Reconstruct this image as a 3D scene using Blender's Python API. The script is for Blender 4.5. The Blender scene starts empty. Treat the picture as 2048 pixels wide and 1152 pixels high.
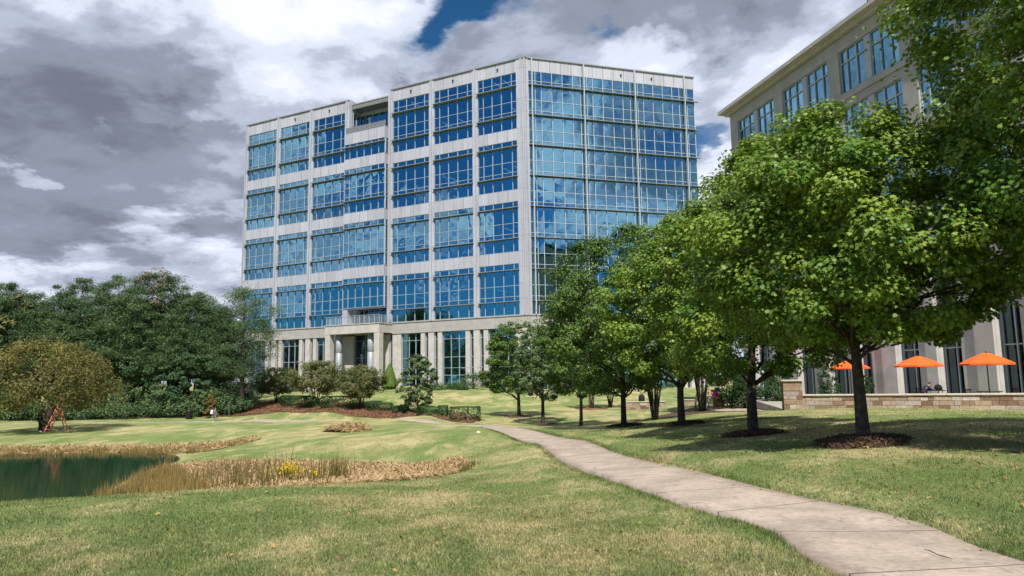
import bpy, math, random
import numpy as np
from mathutils import Vector, Matrix
R = math.radians
sc = bpy.context.scene
COL = sc.collection
rng = np.random.default_rng(7)
rnd = random.Random(11)

# ------------------------------------------------------------------ camera
IW, IH, FPX = 2048, 1152, 1450.0
EYE = np.array([0.0, 0.0, 1.65])
PITCH, ROLL = R(7.2), R(0.86)
fw = np.array([0, math.cos(PITCH), math.sin(PITCH)])
up0 = np.array([0, -math.sin(PITCH), math.cos(PITCH)])
rt0 = np.array([1.0, 0, 0])
rt = rt0 * math.cos(ROLL) - up0 * math.sin(ROLL)
up = up0 * math.cos(ROLL) + rt0 * math.sin(ROLL)
cam = bpy.data.cameras.new("camera")
cam.sensor_width = 36.0
cam.lens = 36.0 * FPX / IW
cam.clip_start = 0.1
cam.clip_end = 5000
cam_ob = bpy.data.objects.new("camera", cam)
COL.objects.link(cam_ob)
M = Matrix.Identity(4)
for i in range(3):
    M[i][0], M[i][1], M[i][2], M[i][3] = rt[i], up[i], -fw[i], EYE[i]
cam_ob.matrix_world = M
sc.camera = cam_ob

def ray(px, py):
    return fw + rt * (px - IW / 2) / FPX - up * (py - IH / 2) / FPX

def at(px, py, D):                      # the place seen at a pixel, D metres ahead
    d = ray(px, py)
    return EYE + d * (D / d[1])

# ------------------------------------------------------------------ light
SUN_AZ, SUN_EL = R(178), R(52)
SUN = Vector((math.sin(SUN_AZ) * math.cos(SUN_EL), math.cos(SUN_AZ) * math.cos(SUN_EL), math.sin(SUN_EL)))
sun = bpy.data.lights.new("sun", 'SUN')
sun.energy = 4.6
sun.angle = R(0.6)
sun.color = (1.0, 0.94, 0.84)
sun_ob = bpy.data.objects.new("sun", sun)
sun_ob.rotation_euler = SUN.to_track_quat('Z', 'Y').to_euler()
sun_ob.location = (0, -20, 60)
COL.objects.link(sun_ob)
sc.view_settings.view_transform = 'Standard'
sc.view_settings.look = 'None'
sc.view_settings.exposure = 0.55
sc.view_settings.gamma = 1.0
sc.cycles.use_denoising = True
sc.cycles.max_bounces = 7
sc.cycles.transparent_max_bounces = 12
sc.cycles.caustics_reflective = False
sc.cycles.caustics_refractive = False

class NT:                               # small node-graph writer
    def __init__(s, tree):
        s.t = tree; s.n = tree.nodes; s.l = tree.links
    def add(s, typ, **kw):
        n = s.n.new(typ)
        for k, v in kw.items(): setattr(n, k, v)
        return n
    def put(s, sock, v):
        if hasattr(v, 'is_output'): s.l.new(v, sock)
        elif v is not None: sock.default_value = v
    def m(s, op, a, b=None, c=None, clamp=False):
        n = s.add('ShaderNodeMath', operation=op); n.use_clamp = clamp
        s.put(n.inputs[0], a)
        if b is not None: s.put(n.inputs[1], b)
        if c is not None: s.put(n.inputs[2], c)
        return n.outputs[0]
    def v(s, op, a, b=None, scale=None):
        n = s.add('ShaderNodeVectorMath', operation=op)
        s.put(n.inputs[0], a)
        if b is not None: s.put(n.inputs[1], b)
        if scale is not None: s.put(n.inputs['Scale'], scale)
        return n.outputs['Value'] if op in ('LENGTH', 'DISTANCE', 'DOT_PRODUCT') else n.outputs[0]
    def xyz(s, a, b, c=0.0):
        n = s.add('ShaderNodeCombineXYZ')
        s.put(n.inputs[0], a); s.put(n.inputs[1], b); s.put(n.inputs[2], c)
        return n.outputs[0]
    def noise(s, vec, scale, detail=4, rough=0.5, dist=0.0, col=False):
        n = s.add('ShaderNodeTexNoise')
        s.put(n.inputs['Vector'], vec); n.inputs['Scale'].default_value = scale
        n.inputs['Detail'].default_value = detail; n.inputs['Roughness'].default_value = rough
        n.inputs['Distortion'].default_value = dist
        return n.outputs['Color'] if col else n.outputs['Fac']
    def mr(s, v, a, b, c=0.0, d=1.0, smooth=True):
        n = s.add('ShaderNodeMapRange')
        n.interpolation_type = 'SMOOTHSTEP' if smooth else 'LINEAR'
        s.put(n.inputs[0], v)
        for i, x in enumerate((a, b, c, d)): s.put(n.inputs[1 + i], x)
        return n.outputs[0]
    def mix(s, f, a, b, blend='MIX'):
        n = s.add('ShaderNodeMix', data_type='RGBA', blend_type=blend)
        s.put(n.inputs[0], f)
        s.put(n.inputs[6], (*a, 1) if isinstance(a, tuple) else a)
        s.put(n.inputs[7], (*b, 1) if isinstance(b, tuple) else b)
        return n.outputs[2]

# ------------------------------------------------------------------ sky: Nishita blue behind broken cumulus
world = bpy.data.worlds.new("World")
sc.world = world
world.use_nodes = True
nt = NT(world.node_tree)
world.node_tree.nodes.clear()
out = nt.add('ShaderNodeOutputWorld')
sky = nt.add('ShaderNodeTexSky', sky_type='NISHITA')
sky.sun_disc = False
sky.sun_elevation = SUN_EL
sky.sun_rotation = SUN_AZ % (2 * math.pi)
sky.air_density = 1.0; sky.dust_density = 0.3; sky.ozone_density = 3.0
bg_sky = nt.add('ShaderNodeBackground')
nt.put(bg_sky.inputs[0], nt.mix(1.0, sky.outputs[0], (0.27, 0.72, 1.0), 'MULTIPLY'))
bg_sky.inputs[1].default_value = 0.055
tc = nt.add('ShaderNodeTexCoord')
dirv = nt.v('NORMALIZE', tc.outputs['Generated'])
sx = nt.add('ShaderNodeSeparateXYZ'); nt.put(sx.inputs[0], dirv)
X, Y, Z = sx.outputs
az = nt.m('ARCTAN2', X, Y)
el = nt.m('ARCSINE', Z)
den = nt.m('ADD', nt.m('MAXIMUM', Z, 0.0), 0.22)
pv = nt.xyz(nt.m('DIVIDE', X, den), nt.m('DIVIDE', Y, den), 0.37)
n_big = nt.noise(pv, 0.9, 3, 0.5, 0.2)
n_fine = nt.noise(pv, 2.1, 10, 0.60, 0.25)
n_off = nt.noise(nt.v('ADD', pv, (-0.09, -0.14, 0.05)), 2.1, 6, 0.60, 0.25)
wv = nt.noise(pv, 2.6, 6, 0.58, 0.0, True)
ws = nt.add('ShaderNodeSeparateXYZ'); nt.put(ws.inputs[0], nt.v('SUBTRACT', wv, (0.5, 0.5, 0.5)))
azw = nt.m('ADD', az, nt.m('MULTIPLY', ws.outputs[0], 0.42))
elw = nt.m('ADD', el, nt.m('MULTIPLY', ws.outputs[1], 0.30))
def azel(px, py):
    d = ray(px, py); d = d / np.linalg.norm(d)
    return math.atan2(d[0], d[1]), math.asin(d[2])
def spot(px, py, wx, wy, inner=0.35):   # soft patch of sky, widths in photograph pixels
    a, e = azel(px, py)
    u = nt.m('DIVIDE', nt.m('SUBTRACT', azw, a), wx / FPX)
    w = nt.m('DIVIDE', nt.m('SUBTRACT', elw, e), wy / FPX)
    r = nt.m('SQRT', nt.m('ADD', nt.m('MULTIPLY', u, u), nt.m('MULTIPLY', w, w)))
    return nt.mr(r, inner, 1.0, 1.0, 0.0)
def addall(l):
    r = l[0]
    for x in l[1:]: r = nt.m('ADD', r, x)
    return r
dark = addall([spot(170, 270, 500, 150), spot(380, 345, 360, 120), spot(30, 415, 220, 90), nt.m('MULTIPLY', spot(60, 30, 420, 110), 0.55),
               nt.m('MULTIPLY', spot(1300, 60, 360, 150), 0.5), nt.m('MULTIPLY', spot(200, 480, 520, 90), 0.12)])
bright = addall([spot(640, 90, 380, 130), nt.m('MULTIPLY', spot(480, 260, 110, 110), 0.7), nt.m('MULTIPLY', spot(110, 300, 60, 40), 0.8), nt.m('MULTIPLY', spot(420, 420, 120, 60), 0.4),
                 spot(1300, 150, 200, 60), nt.m('MULTIPLY', spot(1440, 330, 90, 150), 1.0)])
hole = addall([spot(940, 0, 190, 150, 0.0), nt.m('MULTIPLY', spot(885, 80, 110, 90, 0.0), 0.7), nt.m('MULTIPLY', spot(1225, 97, 110, 60, 0.0), 0.8),
               nt.m('MULTIPLY', spot(1420, 200, 130, 60), 0.8), nt.m('MULTIPLY', spot(770, 8, 70, 40), 0.6)])
front = nt.mr(Y, -0.35, 0.25)
az2 = nt.m('ADD', az, nt.m('MULTIPLY', ws.outputs[0], 0.16)); el2 = nt.m('ADD', el, nt.m('MULTIPLY', ws.outputs[2], 0.14))
def billow(px, py, face, w, h):         # a cloud in the sky behind the viewer, where a facade facing azimuth `face` mirrors it
    d = ray(px, py); d = d / np.linalg.norm(d); n_ = np.array([math.sin(face), math.cos(face), 0]); d = d - 2 * (d @ n_) * n_
    u = nt.m('DIVIDE', nt.m('SUBTRACT', az2, math.atan2(d[0], d[1])), w / FPX); w_ = nt.m('DIVIDE', nt.m('SUBTRACT', el2, math.asin(d[2])), h / FPX)
    return nt.mr(nt.m('SQRT', nt.m('ADD', nt.m('MULTIPLY', u, u), nt.m('MULTIPLY', w_, w_))), 0.2, 1.0, 1.0, 0.0)
FR_AZ, FL_AZ = R(163.05), R(-151.95)
puffs = addall([billow(1125, 250, FR_AZ, 90, 70), billow(1160, 190, FR_AZ, 60, 40), nt.m('MULTIPLY', billow(1240, 450, FR_AZ, 220, 45), 1.0), billow(1090, 330, FR_AZ, 50, 60), billow(1090, 490, FR_AZ, 60, 24),
                billow(520, 440, FL_AZ, 45, 40), billow(580, 500, FL_AZ, 45, 60), nt.m('MULTIPLY', billow(700, 360, FL_AZ, 60, 40), 0.6), nt.m('MULTIPLY', billow(900, 420, FL_AZ, 120, 60), 0.5), nt.m('MULTIPLY', billow(560, 300, FL_AZ, 110, 70), 0.55)])
bias = nt.m('ADD', nt.m('MULTIPLY', front, 0.325), -0.01)
bias = nt.m('SUBTRACT', bias, nt.m('MULTIPLY', hole, 0.43))
bias = nt.m('ADD', bias, nt.m('MULTIPLY', nt.m('MINIMUM', puffs, 1.0), 0.20))
dens = nt.m('ADD', nt.m('ADD', nt.m('MULTIPLY', n_fine, 0.62), nt.m('MULTIPLY', n_big, 0.38)), bias)
cover = nt.mr(dens, nt.m('ADD', 0.48, nt.m('MULTIPLY', front, -0.10)), nt.m('ADD', 0.58, nt.m('MULTIPLY', front, 0.13)))
# relief: the side of a billow towards the sun is lighter
rel = nt.m('MULTIPLY', nt.m('SUBTRACT', n_fine, n_off), 2.0)
tone = nt.m('ADD', 0.61, nt.m('MULTIPLY', rel, nt.m('SUBTRACT', 1.0, nt.m('MULTIPLY', nt.m('MINIMUM', dark, 1.0), 0.55))))
tone = nt.m('ADD', tone, nt.m('MULTIPLY', nt.m('SUBTRACT', n_big, 0.5), -0.9))
tone = nt.m('ADD', tone, nt.m('MULTIPLY', nt.m('SUBTRACT', 1.0, front), -0.10))
tone = nt.m('ADD', tone, nt.m('MULTIPLY', nt.m('MINIMUM', puffs, 1.0), 0.38))
tone = nt.m('ADD', tone, nt.m('MULTIPLY', bright, 0.34))
tone = nt.m('ADD', tone, nt.m('MULTIPLY', nt.mr(el, 0.03, 0.24), -0.16)); tone = nt.m('ADD', tone, 0.14)
tone = nt.m('SUBTRACT', tone, nt.m('MULTIPLY', nt.m('MINIMUM', dark, 1.05), 0.43))
tone = nt.m('ADD', tone, nt.m('MULTIPLY', nt.m('SUBTRACT', 1.0, cover), 0.25))
cr = nt.add('ShaderNodeValToRGB')
nt.put(cr.inputs[0], tone)
cr.color_ramp.interpolation = 'EASE'
e = cr.color_ramp.elements
e[0].position = 0.0; e[0].color = (0.165, 0.183, 0.238, 1)
e[1].position = 1.0; e[1].color = (0.88, 0.91, 0.98, 1)
for p, c in ((0.28, (0.268, 0.303, 0.385, 1)), (0.5, (0.455, 0.505, 0.625, 1)), (0.75, (0.70, 0.755, 0.885, 1))):
    q = e.new(p); q.color = c
bg_cl = nt.add('ShaderNodeBackground')
nt.put(bg_cl.inputs[0], cr.outputs[0])
bg_cl.inputs[1].default_value = 0.76
mxs = nt.add('ShaderNodeMixShader')
nt.put(mxs.inputs[0], cover); nt.put(mxs.inputs[1], bg_sky.outputs[0]); nt.put(mxs.inputs[2], bg_cl.outputs[0])
nt.put(out.inputs[0], mxs.outputs[0])

# ------------------------------------------------------------------ materials
MATS = {}
def new_mat(name):
    m = bpy.data.materials.new(name); m.use_nodes = True
    m.node_tree.nodes.clear()
    t = NT(m.node_tree)
    o = t.add('ShaderNodeOutputMaterial')
    MATS[name] = m
    return m, t, o
def plain(name, c, rough=0.6, metal=0.0, var=0.12, scale=3.0, spec=0.4, bump=0.0, bscale=20.0):
    m, t, o = new_mat(name)
    b = t.add('ShaderNodeBsdfPrincipled')
    g = t.add('ShaderNodeNewGeometry')
    n = t.noise(g.outputs['Position'], scale, 5, 0.6)
    f = t.mr(n, 0.3, 0.7, 1 - var, 1 + var)
    t.put(b.inputs['Base Color'], t.mix(1.0, c, t.xyz(f, f, f), 'MULTIPLY'))
    b.inputs['Roughness'].default_value = rough
    b.inputs['Metallic'].default_value = metal
    b.inputs['Specular IOR Level'].default_value = spec
    if bump:
        bm = t.add('ShaderNodeBump'); bm.inputs['Strength'].default_value = bump; bm.inputs['Distance'].default_value = 0.02
        t.put(bm.inputs['Height'], t.noise(g.outputs['Position'], bscale, 5, 0.6)); t.put(b.inputs['Normal'], bm.outputs[0])
    t.put(o.inputs[0], b.outputs[0])
    return m
m, t, o = new_mat('panel')
a = t.add('ShaderNodeAttribute'); a.attribute_name = 'tint'; g = t.add('ShaderNodeNewGeometry')
stain = t.noise(t.v('MULTIPLY', g.outputs['Position'], (2.2, 2.2, 0.22)), 1.0, 5, 0.65)
f = t.m('MULTIPLY', t.mr(a.outputs['Fac'], 0, 1, 0.90, 1.07, False), t.mr(stain, 0.3, 0.75, 1.06, 0.86))
b = t.add('ShaderNodeBsdfPrincipled'); t.put(b.inputs['Base Color'], t.mix(1.0, (0.40, 0.41, 0.465), t.xyz(f, f, f), 'MULTIPLY'))
b.inputs['Roughness'].default_value = 0.5; t.put(o.inputs[0], b.outputs[0])
plain('panel_dark', (0.10, 0.10, 0.11), 0.6)
plain('alu', (0.36, 0.42, 0.48), 0.35, 0.0, 0.05, 1.0)
plain('alu_bright', (0.47, 0.53, 0.58), 0.4, 0.0, 0.05, 1.0)
plain('alu_grey', (0.30, 0.31, 0.33), 0.4, 0.3, 0.08)
plain('roofing', (0.25, 0.25, 0.25), 0.9)
plain('slab', (0.16, 0.18, 0.19), 0.9, 0, 0.1)
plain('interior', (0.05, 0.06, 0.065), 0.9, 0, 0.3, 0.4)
plain('partition', (0.25, 0.36, 0.36), 0.8, 0, 0.25, 0.2)
plain('stone_pale', (0.45, 0.43, 0.405), 0.85, 0, 0.10, 1.2, 0.2, 0.15, 6.0)
plain('stone_beige', (0.355, 0.340, 0.328), 0.85, 0, 0.09, 0.8, 0.2, 0.15, 6.0)
plain('cap_stone', (0.47, 0.42, 0.36), 0.8, 0, 0.12, 4)
plain('metal_column', (0.34, 0.36, 0.40), 0.4, 0.15, 0.05)
plain('black_metal', (0.018, 0.018, 0.02), 0.5, 0.2, 0.2)
plain('dark_grey', (0.06, 0.06, 0.065), 0.6)
plain('post_grey', (0.22, 0.22, 0.22), 0.5)
plain('orange_cloth', (0.80, 0.115, 0.015), 0.8, 0, 0.08, 6)
plain('red_paint', (0.48, 0.16, 0.13), 0.5, 0, 0.15, 10)
plain('orange_paint', (0.65, 0.24, 0.09), 0.5, 0, 0.15, 10)
plain('skin', (0.42, 0.26, 0.19), 0.6)
plain('black_cloth', (0.012, 0.013, 0.016), 0.9)
plain('navy_cloth', (0.02, 0.025, 0.06), 0.9)
plain('grey_cloth', (0.16, 0.17, 0.20), 0.9)
plain('white_cloth', (0.70, 0.72, 0.76), 0.85)
plain('hair_dark', (0.02, 0.015, 0.012), 0.8)
plain('terrace_pavers', (0.32, 0.29, 0.26), 0.9, 0, 0.2, 2)
plain('play_pink', (0.62, 0.14, 0.34), 0.4); plain('play_blue', (0.12, 0.30, 0.65), 0.4)
plain('play_orange', (0.75, 0.20, 0.05), 0.4); plain('play_red', (0.55, 0.05, 0.03), 0.4)
plain('play_wood', (0.50, 0.40, 0.26), 0.6); plain('play_cyan', (0.10, 0.42, 0.62), 0.4)
plain('bark', (0.058, 0.048, 0.041), 0.95, 0, 0.45, 9, 0.1, 0.8, 30)
plain('bark_pale', (0.20, 0.175, 0.155), 0.95, 0, 0.35, 7, 0.1, 0.6, 30)
plain('rock_white', (0.6, 0.57, 0.5), 0.9)

def glass_mat(name, refl, trans, gl=0.62, pillow=1.0):
    m, t, o = new_mat(name)
    uv = t.add('ShaderNodeUVMap')
    s = t.add('ShaderNodeSeparateXYZ'); t.put(s.inputs[0], uv.outputs[0])
    fu = t.m('FRACT', s.outputs[0]); fv = t.m('FRACT', s.outputs[1])
    hu = t.m('MULTIPLY', fu, t.m('SUBTRACT', 1.0, fu)); hv = t.m('MULTIPLY', fv, t.m('SUBTRACT', 1.0, fv))
    g = t.add('ShaderNodeNewGeometry')
    h = t.m('ADD', t.m('MULTIPLY', t.m('MULTIPLY', hu, hv), 5.0 * pillow), t.m('MULTIPLY', t.noise(g.outputs['Position'], 0.55, 2, 0.5), 1.1))
    bm = t.add('ShaderNodeBump'); bm.inputs['Strength'].default_value = 1.0; bm.inputs['Distance'].default_value = 0.016
    t.put(bm.inputs['Height'], h)
    gb = t.add('ShaderNodeBsdfGlossy'); gb.inputs['Roughness'].default_value = 0.015
    gb.inputs['Color'].default_value = (*refl, 1); t.put(gb.inputs['Normal'], bm.outputs[0])
    tb = t.add('ShaderNodeBsdfTransparent'); tb.inputs[0].default_value = (*trans, 1)
    mx = t.add('ShaderNodeMixShader'); mx.inputs[0].default_value = gl
    t.put(mx.inputs[1], tb.outputs[0]); t.put(mx.inputs[2], gb.outputs[0])
    t.put(o.inputs[0], mx.outputs[0])
glass_mat('glass', (0.27, 0.57, 0.75), (0.22, 0.50, 0.56), 0.70, 0.5)
glass_mat('glass_black', (0.30, 0.40, 0.46), (0.12, 0.20, 0.21), 0.20, 0.5)
m, t, o = new_mat('lamp_strip')
em = t.add('ShaderNodeEmission'); em.inputs[0].default_value = (0.85, 0.95, 1.0, 1); em.inputs[1].default_value = 0.8; t.put(o.inputs[0], em.outputs[0])
glass_mat('glass_dark', (0.34, 0.48, 0.58), (0.22, 0.36, 0.38), 0.40, 0.5)

def leaf_mat(name, c0, c1, trans=0.20, rough=0.45):
    m, t, o = new_mat(name)
    a = t.add('ShaderNodeAttribute'); a.attribute_name = 'tint'
    c = t.mix(a.outputs['Fac'], c0, c1)
    b = t.add('ShaderNodeBsdfPrincipled'); t.put(b.inputs['Base Color'], c)
    b.inputs['Roughness'].default_value = rough; b.inputs['Specular IOR Level'].default_value = 0.25
    tr = t.add('ShaderNodeBsdfTranslucent')
    t.put(tr.inputs[0], t.mix(1.0, c, (1.1, 1.15, 0.5), 'MULTIPLY'))
    mx = t.add('ShaderNodeMixShader'); mx.inputs[0].default_value = trans
    t.put(mx.inputs[1], b.outputs[0]); t.put(mx.inputs[2], tr.outputs[0])
    t.put(o.inputs[0], mx.outputs[0])
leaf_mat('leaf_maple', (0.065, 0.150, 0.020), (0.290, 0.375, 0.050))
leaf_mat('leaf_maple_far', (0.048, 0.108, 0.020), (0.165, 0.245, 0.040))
leaf_mat('leaf_pine', (0.046, 0.102, 0.046), (0.125, 0.190, 0.078), 0.15, 0.6)
leaf_mat('leaf_wood', (0.046, 0.104, 0.048), (0.145, 0.210, 0.085), 0.2, 0.6)
leaf_mat('leaf_willow', (0.085, 0.105, 0.030), (0.230, 0.190, 0.065), 0.3, 0.6)
leaf_mat('leaf_crape', (0.065, 0.105, 0.035), (0.210, 0.180, 0.070), 0.25, 0.55)
leaf_mat('leaf_hedge', (0.022, 0.060, 0.018), (0.065, 0.130, 0.030), 0.15, 0.5)
leaf_mat('leaf_bright', (0.100, 0.190, 0.030), (0.190, 0.280, 0.050), 0.25, 0.55)
leaf_mat('leaf_autumn', (0.22, 0.10, 0.03), (0.36, 0.20, 0.05), 0.25, 0.6)
leaf_mat('reed', (0.12, 0.105, 0.035), (0.33, 0.23, 0.09), 0.25, 0.7)
leaf_mat('straw', (0.25, 0.165, 0.085), (0.53, 0.39, 0.22), 0.15, 0.8)
leaf_mat('flower', (0.60, 0.42, 0.01), (0.80, 0.60, 0.02), 0.3, 0.6)
leaf_mat('pine_straw', (0.15, 0.078, 0.048), (0.27, 0.145, 0.088), 0.05, 0.9)
leaf_mat('fallen', (0.16, 0.09, 0.03), (0.36, 0.25, 0.09), 0.1, 0.8)
leaf_mat('bark_bits', (0.035, 0.022, 0.016), (0.13, 0.08, 0.05), 0.05, 0.9)
leaf_mat('needle_far', (0.18, 0.15, 0.10), (0.26, 0.22, 0.14), 0.15, 0.7)

def tinted(name, stops, rough=0.85, bump=0.3, bscale=25):
    m, t, o = new_mat(name)
    a = t.add('ShaderNodeAttribute'); a.attribute_name = 'tint'
    cr = t.add('ShaderNodeValToRGB'); t.put(cr.inputs[0], a.outputs['Fac'])
    el_ = cr.color_ramp.elements
    el_[0].position = stops[0][0]; el_[0].color = (*stops[0][1], 1)
    el_[1].position = stops[-1][0]; el_[1].color = (*stops[-1][1], 1)
    for p, c in stops[1:-1]: q = el_.new(p); q.color = (*c, 1)
    g = t.add('ShaderNodeNewGeometry')
    n = t.noise(g.outputs['Position'], 9, 6, 0.65)
    f = t.mr(n, 0.25, 0.75, 0.7, 1.25)
    b = t.add('ShaderNodeBsdfPrincipled')
    t.put(b.inputs['Base Color'], t.mix(1.0, cr.outputs[0], t.xyz(f, f, f), 'MULTIPLY'))
    b.inputs['Roughness'].default_value = rough; b.inputs['Specular IOR Level'].default_value = 0.2
    bm = t.add('ShaderNodeBump'); bm.inputs['Strength'].default_value = bump; bm.inputs['Distance'].default_value = 0.03
    t.put(bm.inputs['Height'], t.noise(g.outputs['Position'], bscale, 5, 0.6)); t.put(b.inputs['Normal'], bm.outputs[0])
    t.put(o.inputs[0], b.outputs[0])
tinted('rubble', [(0, (0.15, 0.09, 0.06)), (0.3, (0.27, 0.19, 0.13)), (0.55, (0.36, 0.28, 0.20)), (0.8, (0.30, 0.25, 0.22)), (1, (0.44, 0.39, 0.34))])

def lawn_color(t, pos, tint=None):
    big = t.noise(pos, 0.16, 4, 0.6, 0.4)
    mid = t.noise(t.v('MULTIPLY', pos, (1.0, 0.55, 1.0)), 0.75, 5, 0.65, 0.5)
    fine = t.noise(pos, 9.0, 5, 0.7)
    vfine = t.noise(pos, 42.0, 3, 0.7)
    p = t.m('ADD', t.m('MULTIPLY', big, 0.55), t.m('MULTIPLY', mid, 0.65))
    p = t.m('ADD', p, t.m('MULTIPLY', t.m('SUBTRACT', fine, 0.5), 0.30))
    green = t.mix(t.mr(mid, 0.35, 0.65), (0.142, 0.196, 0.062), (0.200, 0.236, 0.086))
    green = t.mix(t.mr(big, 0.45, 0.62), green, (0.225, 0.228, 0.090))
    dry = t.mr(p, 0.54, 0.76)
    c = t.mix(t.m('MULTIPLY', dry, 0.85), green, (0.440, 0.375, 0.205))
    f = t.m('MULTIPLY', t.mr(vfine, 0.25, 0.75, 0.72, 1.28), t.mr(fine, 0.25, 0.75, 0.85, 1.15))
    if tint is not None: f = t.m('MULTIPLY', f, t.mr(tint, 0, 1, 0.52, 1.5, False))
    return t.mix(1.0, c, t.xyz(f, f, f), 'MULTIPLY')
m, t, o = new_mat('lawn')
g = t.add('ShaderNodeNewGeometry')
b = t.add('ShaderNodeBsdfPrincipled'); b.inputs['Roughness'].default_value = 0.95; b.inputs['Specular IOR Level'].default_value = 0.1
t.put(b.inputs['Base Color'], lawn_color(t, g.outputs['Position']))
bm = t.add('ShaderNodeBump'); bm.inputs['Strength'].default_value = 0.9; bm.inputs['Distance'].default_value = 0.05
t.put(bm.inputs['Height'], t.noise(g.outputs['Position'], 22, 6, 0.75)); t.put(b.inputs['Normal'], bm.outputs[0])
t.put(o.inputs[0], b.outputs[0])
m, t, o = new_mat('grass_blade')
g = t.add('ShaderNodeNewGeometry'); a = t.add('ShaderNodeAttribute'); a.attribute_name = 'tint'
b = t.add('ShaderNodeBsdfPrincipled'); b.inputs['Roughness'].default_value = 0.7; b.inputs['Specular IOR Level'].default_value = 0.15
c = lawn_color(t, g.outputs['Position'], a.outputs['Fac']); t.put(b.inputs['Base Color'], c)
tr = t.add('ShaderNodeBsdfTranslucent'); t.put(tr.inputs[0], c)
mx = t.add('ShaderNodeMixShader'); mx.inputs[0].default_value = 0.3
t.put(mx.inputs[1], b.outputs[0]); t.put(mx.inputs[2], tr.outputs[0]); t.put(o.inputs[0], mx.outputs[0])

m, t, o = new_mat('concrete')
g = t.add('ShaderNodeNewGeometry'); uv = t.add('ShaderNodeUVMap')
s = t.add('ShaderNodeSeparateXYZ'); t.put(s.inputs[0], uv.outputs[0])
fr = t.m('FRACT', t.m('DIVIDE', s.outputs[1], 1.9))
joint = t.m('LESS_THAN', t.m('ABSOLUTE', t.m('SUBTRACT', fr, 0.5)), 0.0075)
n1 = t.noise(g.outputs['Position'], 0.9, 6, 0.65, 0.6)
n2 = t.noise(g.outputs['Position'], 14, 6, 0.7)
n3 = t.noise(g.outputs['Position'], 3.2, 6, 0.7, 1.2)
c = t.mix(t.mr(n1, 0.35, 0.7), (0.415, 0.345, 0.285), (0.285, 0.234, 0.192))
c = t.mix(t.m('MULTIPLY', t.mr(n3, 0.52, 0.70), 0.65), c, (0.165, 0.135, 0.115))
ck = t.add('ShaderNodeTexVoronoi', feature='DISTANCE_TO_EDGE'); ck.inputs['Scale'].default_value = 0.42
t.put(ck.inputs['Vector'], t.v('ADD', g.outputs['Position'], t.v('SCALE', t.noise(g.outputs['Position'], 1.6, 4, 0.6, 0, True), None, 0.6)))
crack = t.m('MULTIPLY', t.m('LESS_THAN', ck.outputs['Distance'], 0.004), t.mr(t.noise(g.outputs['Position'], 0.35, 2), 0.62, 0.66))
f = t.mr(n2, 0.2, 0.8, 0.78, 1.18)
c = t.mix(1.0, c, t.xyz(f, f, f), 'MULTIPLY')
c = t.mix(t.m('MULTIPLY', t.m('MAXIMUM', joint, crack), 0.8), c, (0.05, 0.045, 0.035))
b = t.add('ShaderNodeBsdfPrincipled'); b.inputs['Roughness'].default_value = 0.9; b.inputs['Specular IOR Level'].default_value = 0.2
t.put(b.inputs['Base Color'], c)
bm = t.add('ShaderNodeBump'); bm.inputs['Strength'].default_value = 0.35; bm.inputs['Distance'].default_value = 0.01
t.put(bm.inputs['Height'], n2); t.put(b.inputs['Normal'], bm.outputs[0]); t.put(o.inputs[0], b.outputs[0])

m, t, o = new_mat('water')
g = t.add('ShaderNodeNewGeometry')
b = t.add('ShaderNodeBsdfPrincipled'); b.inputs['Base Color'].default_value = (0.007, 0.034, 0.020, 1)
b.inputs['Roughness'].default_value = 0.04; b.inputs['IOR'].default_value = 1.33; b.inputs['Specular IOR Level'].default_value = 0.6
bm = t.add('ShaderNodeBump'); bm.inputs['Strength'].default_value = 0.10; bm.inputs['Distance'].default_value = 0.05
t.put(bm.inputs['Height'], t.noise(t.v('MULTIPLY', g.outputs['Position'], (0.5, 1.6, 1)), 1.6, 4, 0.6)); t.put(b.inputs['Normal'], bm.outputs[0])
t.put(o.inputs[0], b.outputs[0])

def ground_mat(name, c0, c1, scale=6.0, bump=0.8):
    m, t, o = new_mat(name)
    g = t.add('ShaderNodeNewGeometry')
    n = t.noise(g.outputs['Position'], scale, 7, 0.72, 0.5)
    b = t.add('ShaderNodeBsdfPrincipled'); b.inputs['Roughness'].default_value = 0.95; b.inputs['Specular IOR Level'].default_value = 0.1
    t.put(b.inputs['Base Color'], t.mix(t.mr(n, 0.3, 0.7), c0, c1))
    bm = t.add('ShaderNodeBump'); bm.inputs['Strength'].default_value = bump; bm.inputs['Distance'].default_value = 0.06
    t.put(bm.inputs['Height'], n); t.put(b.inputs['Normal'], bm.outputs[0]); t.put(o.inputs[0], b.outputs[0])
ground_mat('mulch_red', (0.150, 0.078, 0.048), (0.250, 0.135, 0.082))
ground_mat('mulch_dark', (0.060, 0.040, 0.029), (0.130, 0.083, 0.055))
ground_mat('straw_bed', (0.22, 0.15, 0.08), (0.42, 0.30, 0.165), 7)

# ------------------------------------------------------------------ mesh helpers
def tag(o, label=None, cat=None, group=None, kind=None):
    if label: o['label'] = label
    if cat: o['category'] = cat
    if group: o['group'] = group
    if kind: o['kind'] = kind
    return o
def thing(name, loc, label, cat, group=None, rz=0.0):
    o = bpy.data.objects.new(name, None); COL.objects.link(o)
    o.empty_display_size = 0.3
    o.location = loc; o.rotation_euler = (0, 0, rz)
    return tag(o, label, cat, group)
def link(name, me, mat, parent=None, off=True):
    o = bpy.data.objects.new(name, me); COL.objects.link(o)
    if mat: me.materials.append(MATS[mat])
    if parent is not None: o.parent = parent
    return o
def origin_of(parent):
    p = np.zeros(3)
    while parent is not None:
        p += np.array(parent.location); parent = parent.parent
    return p

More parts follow.
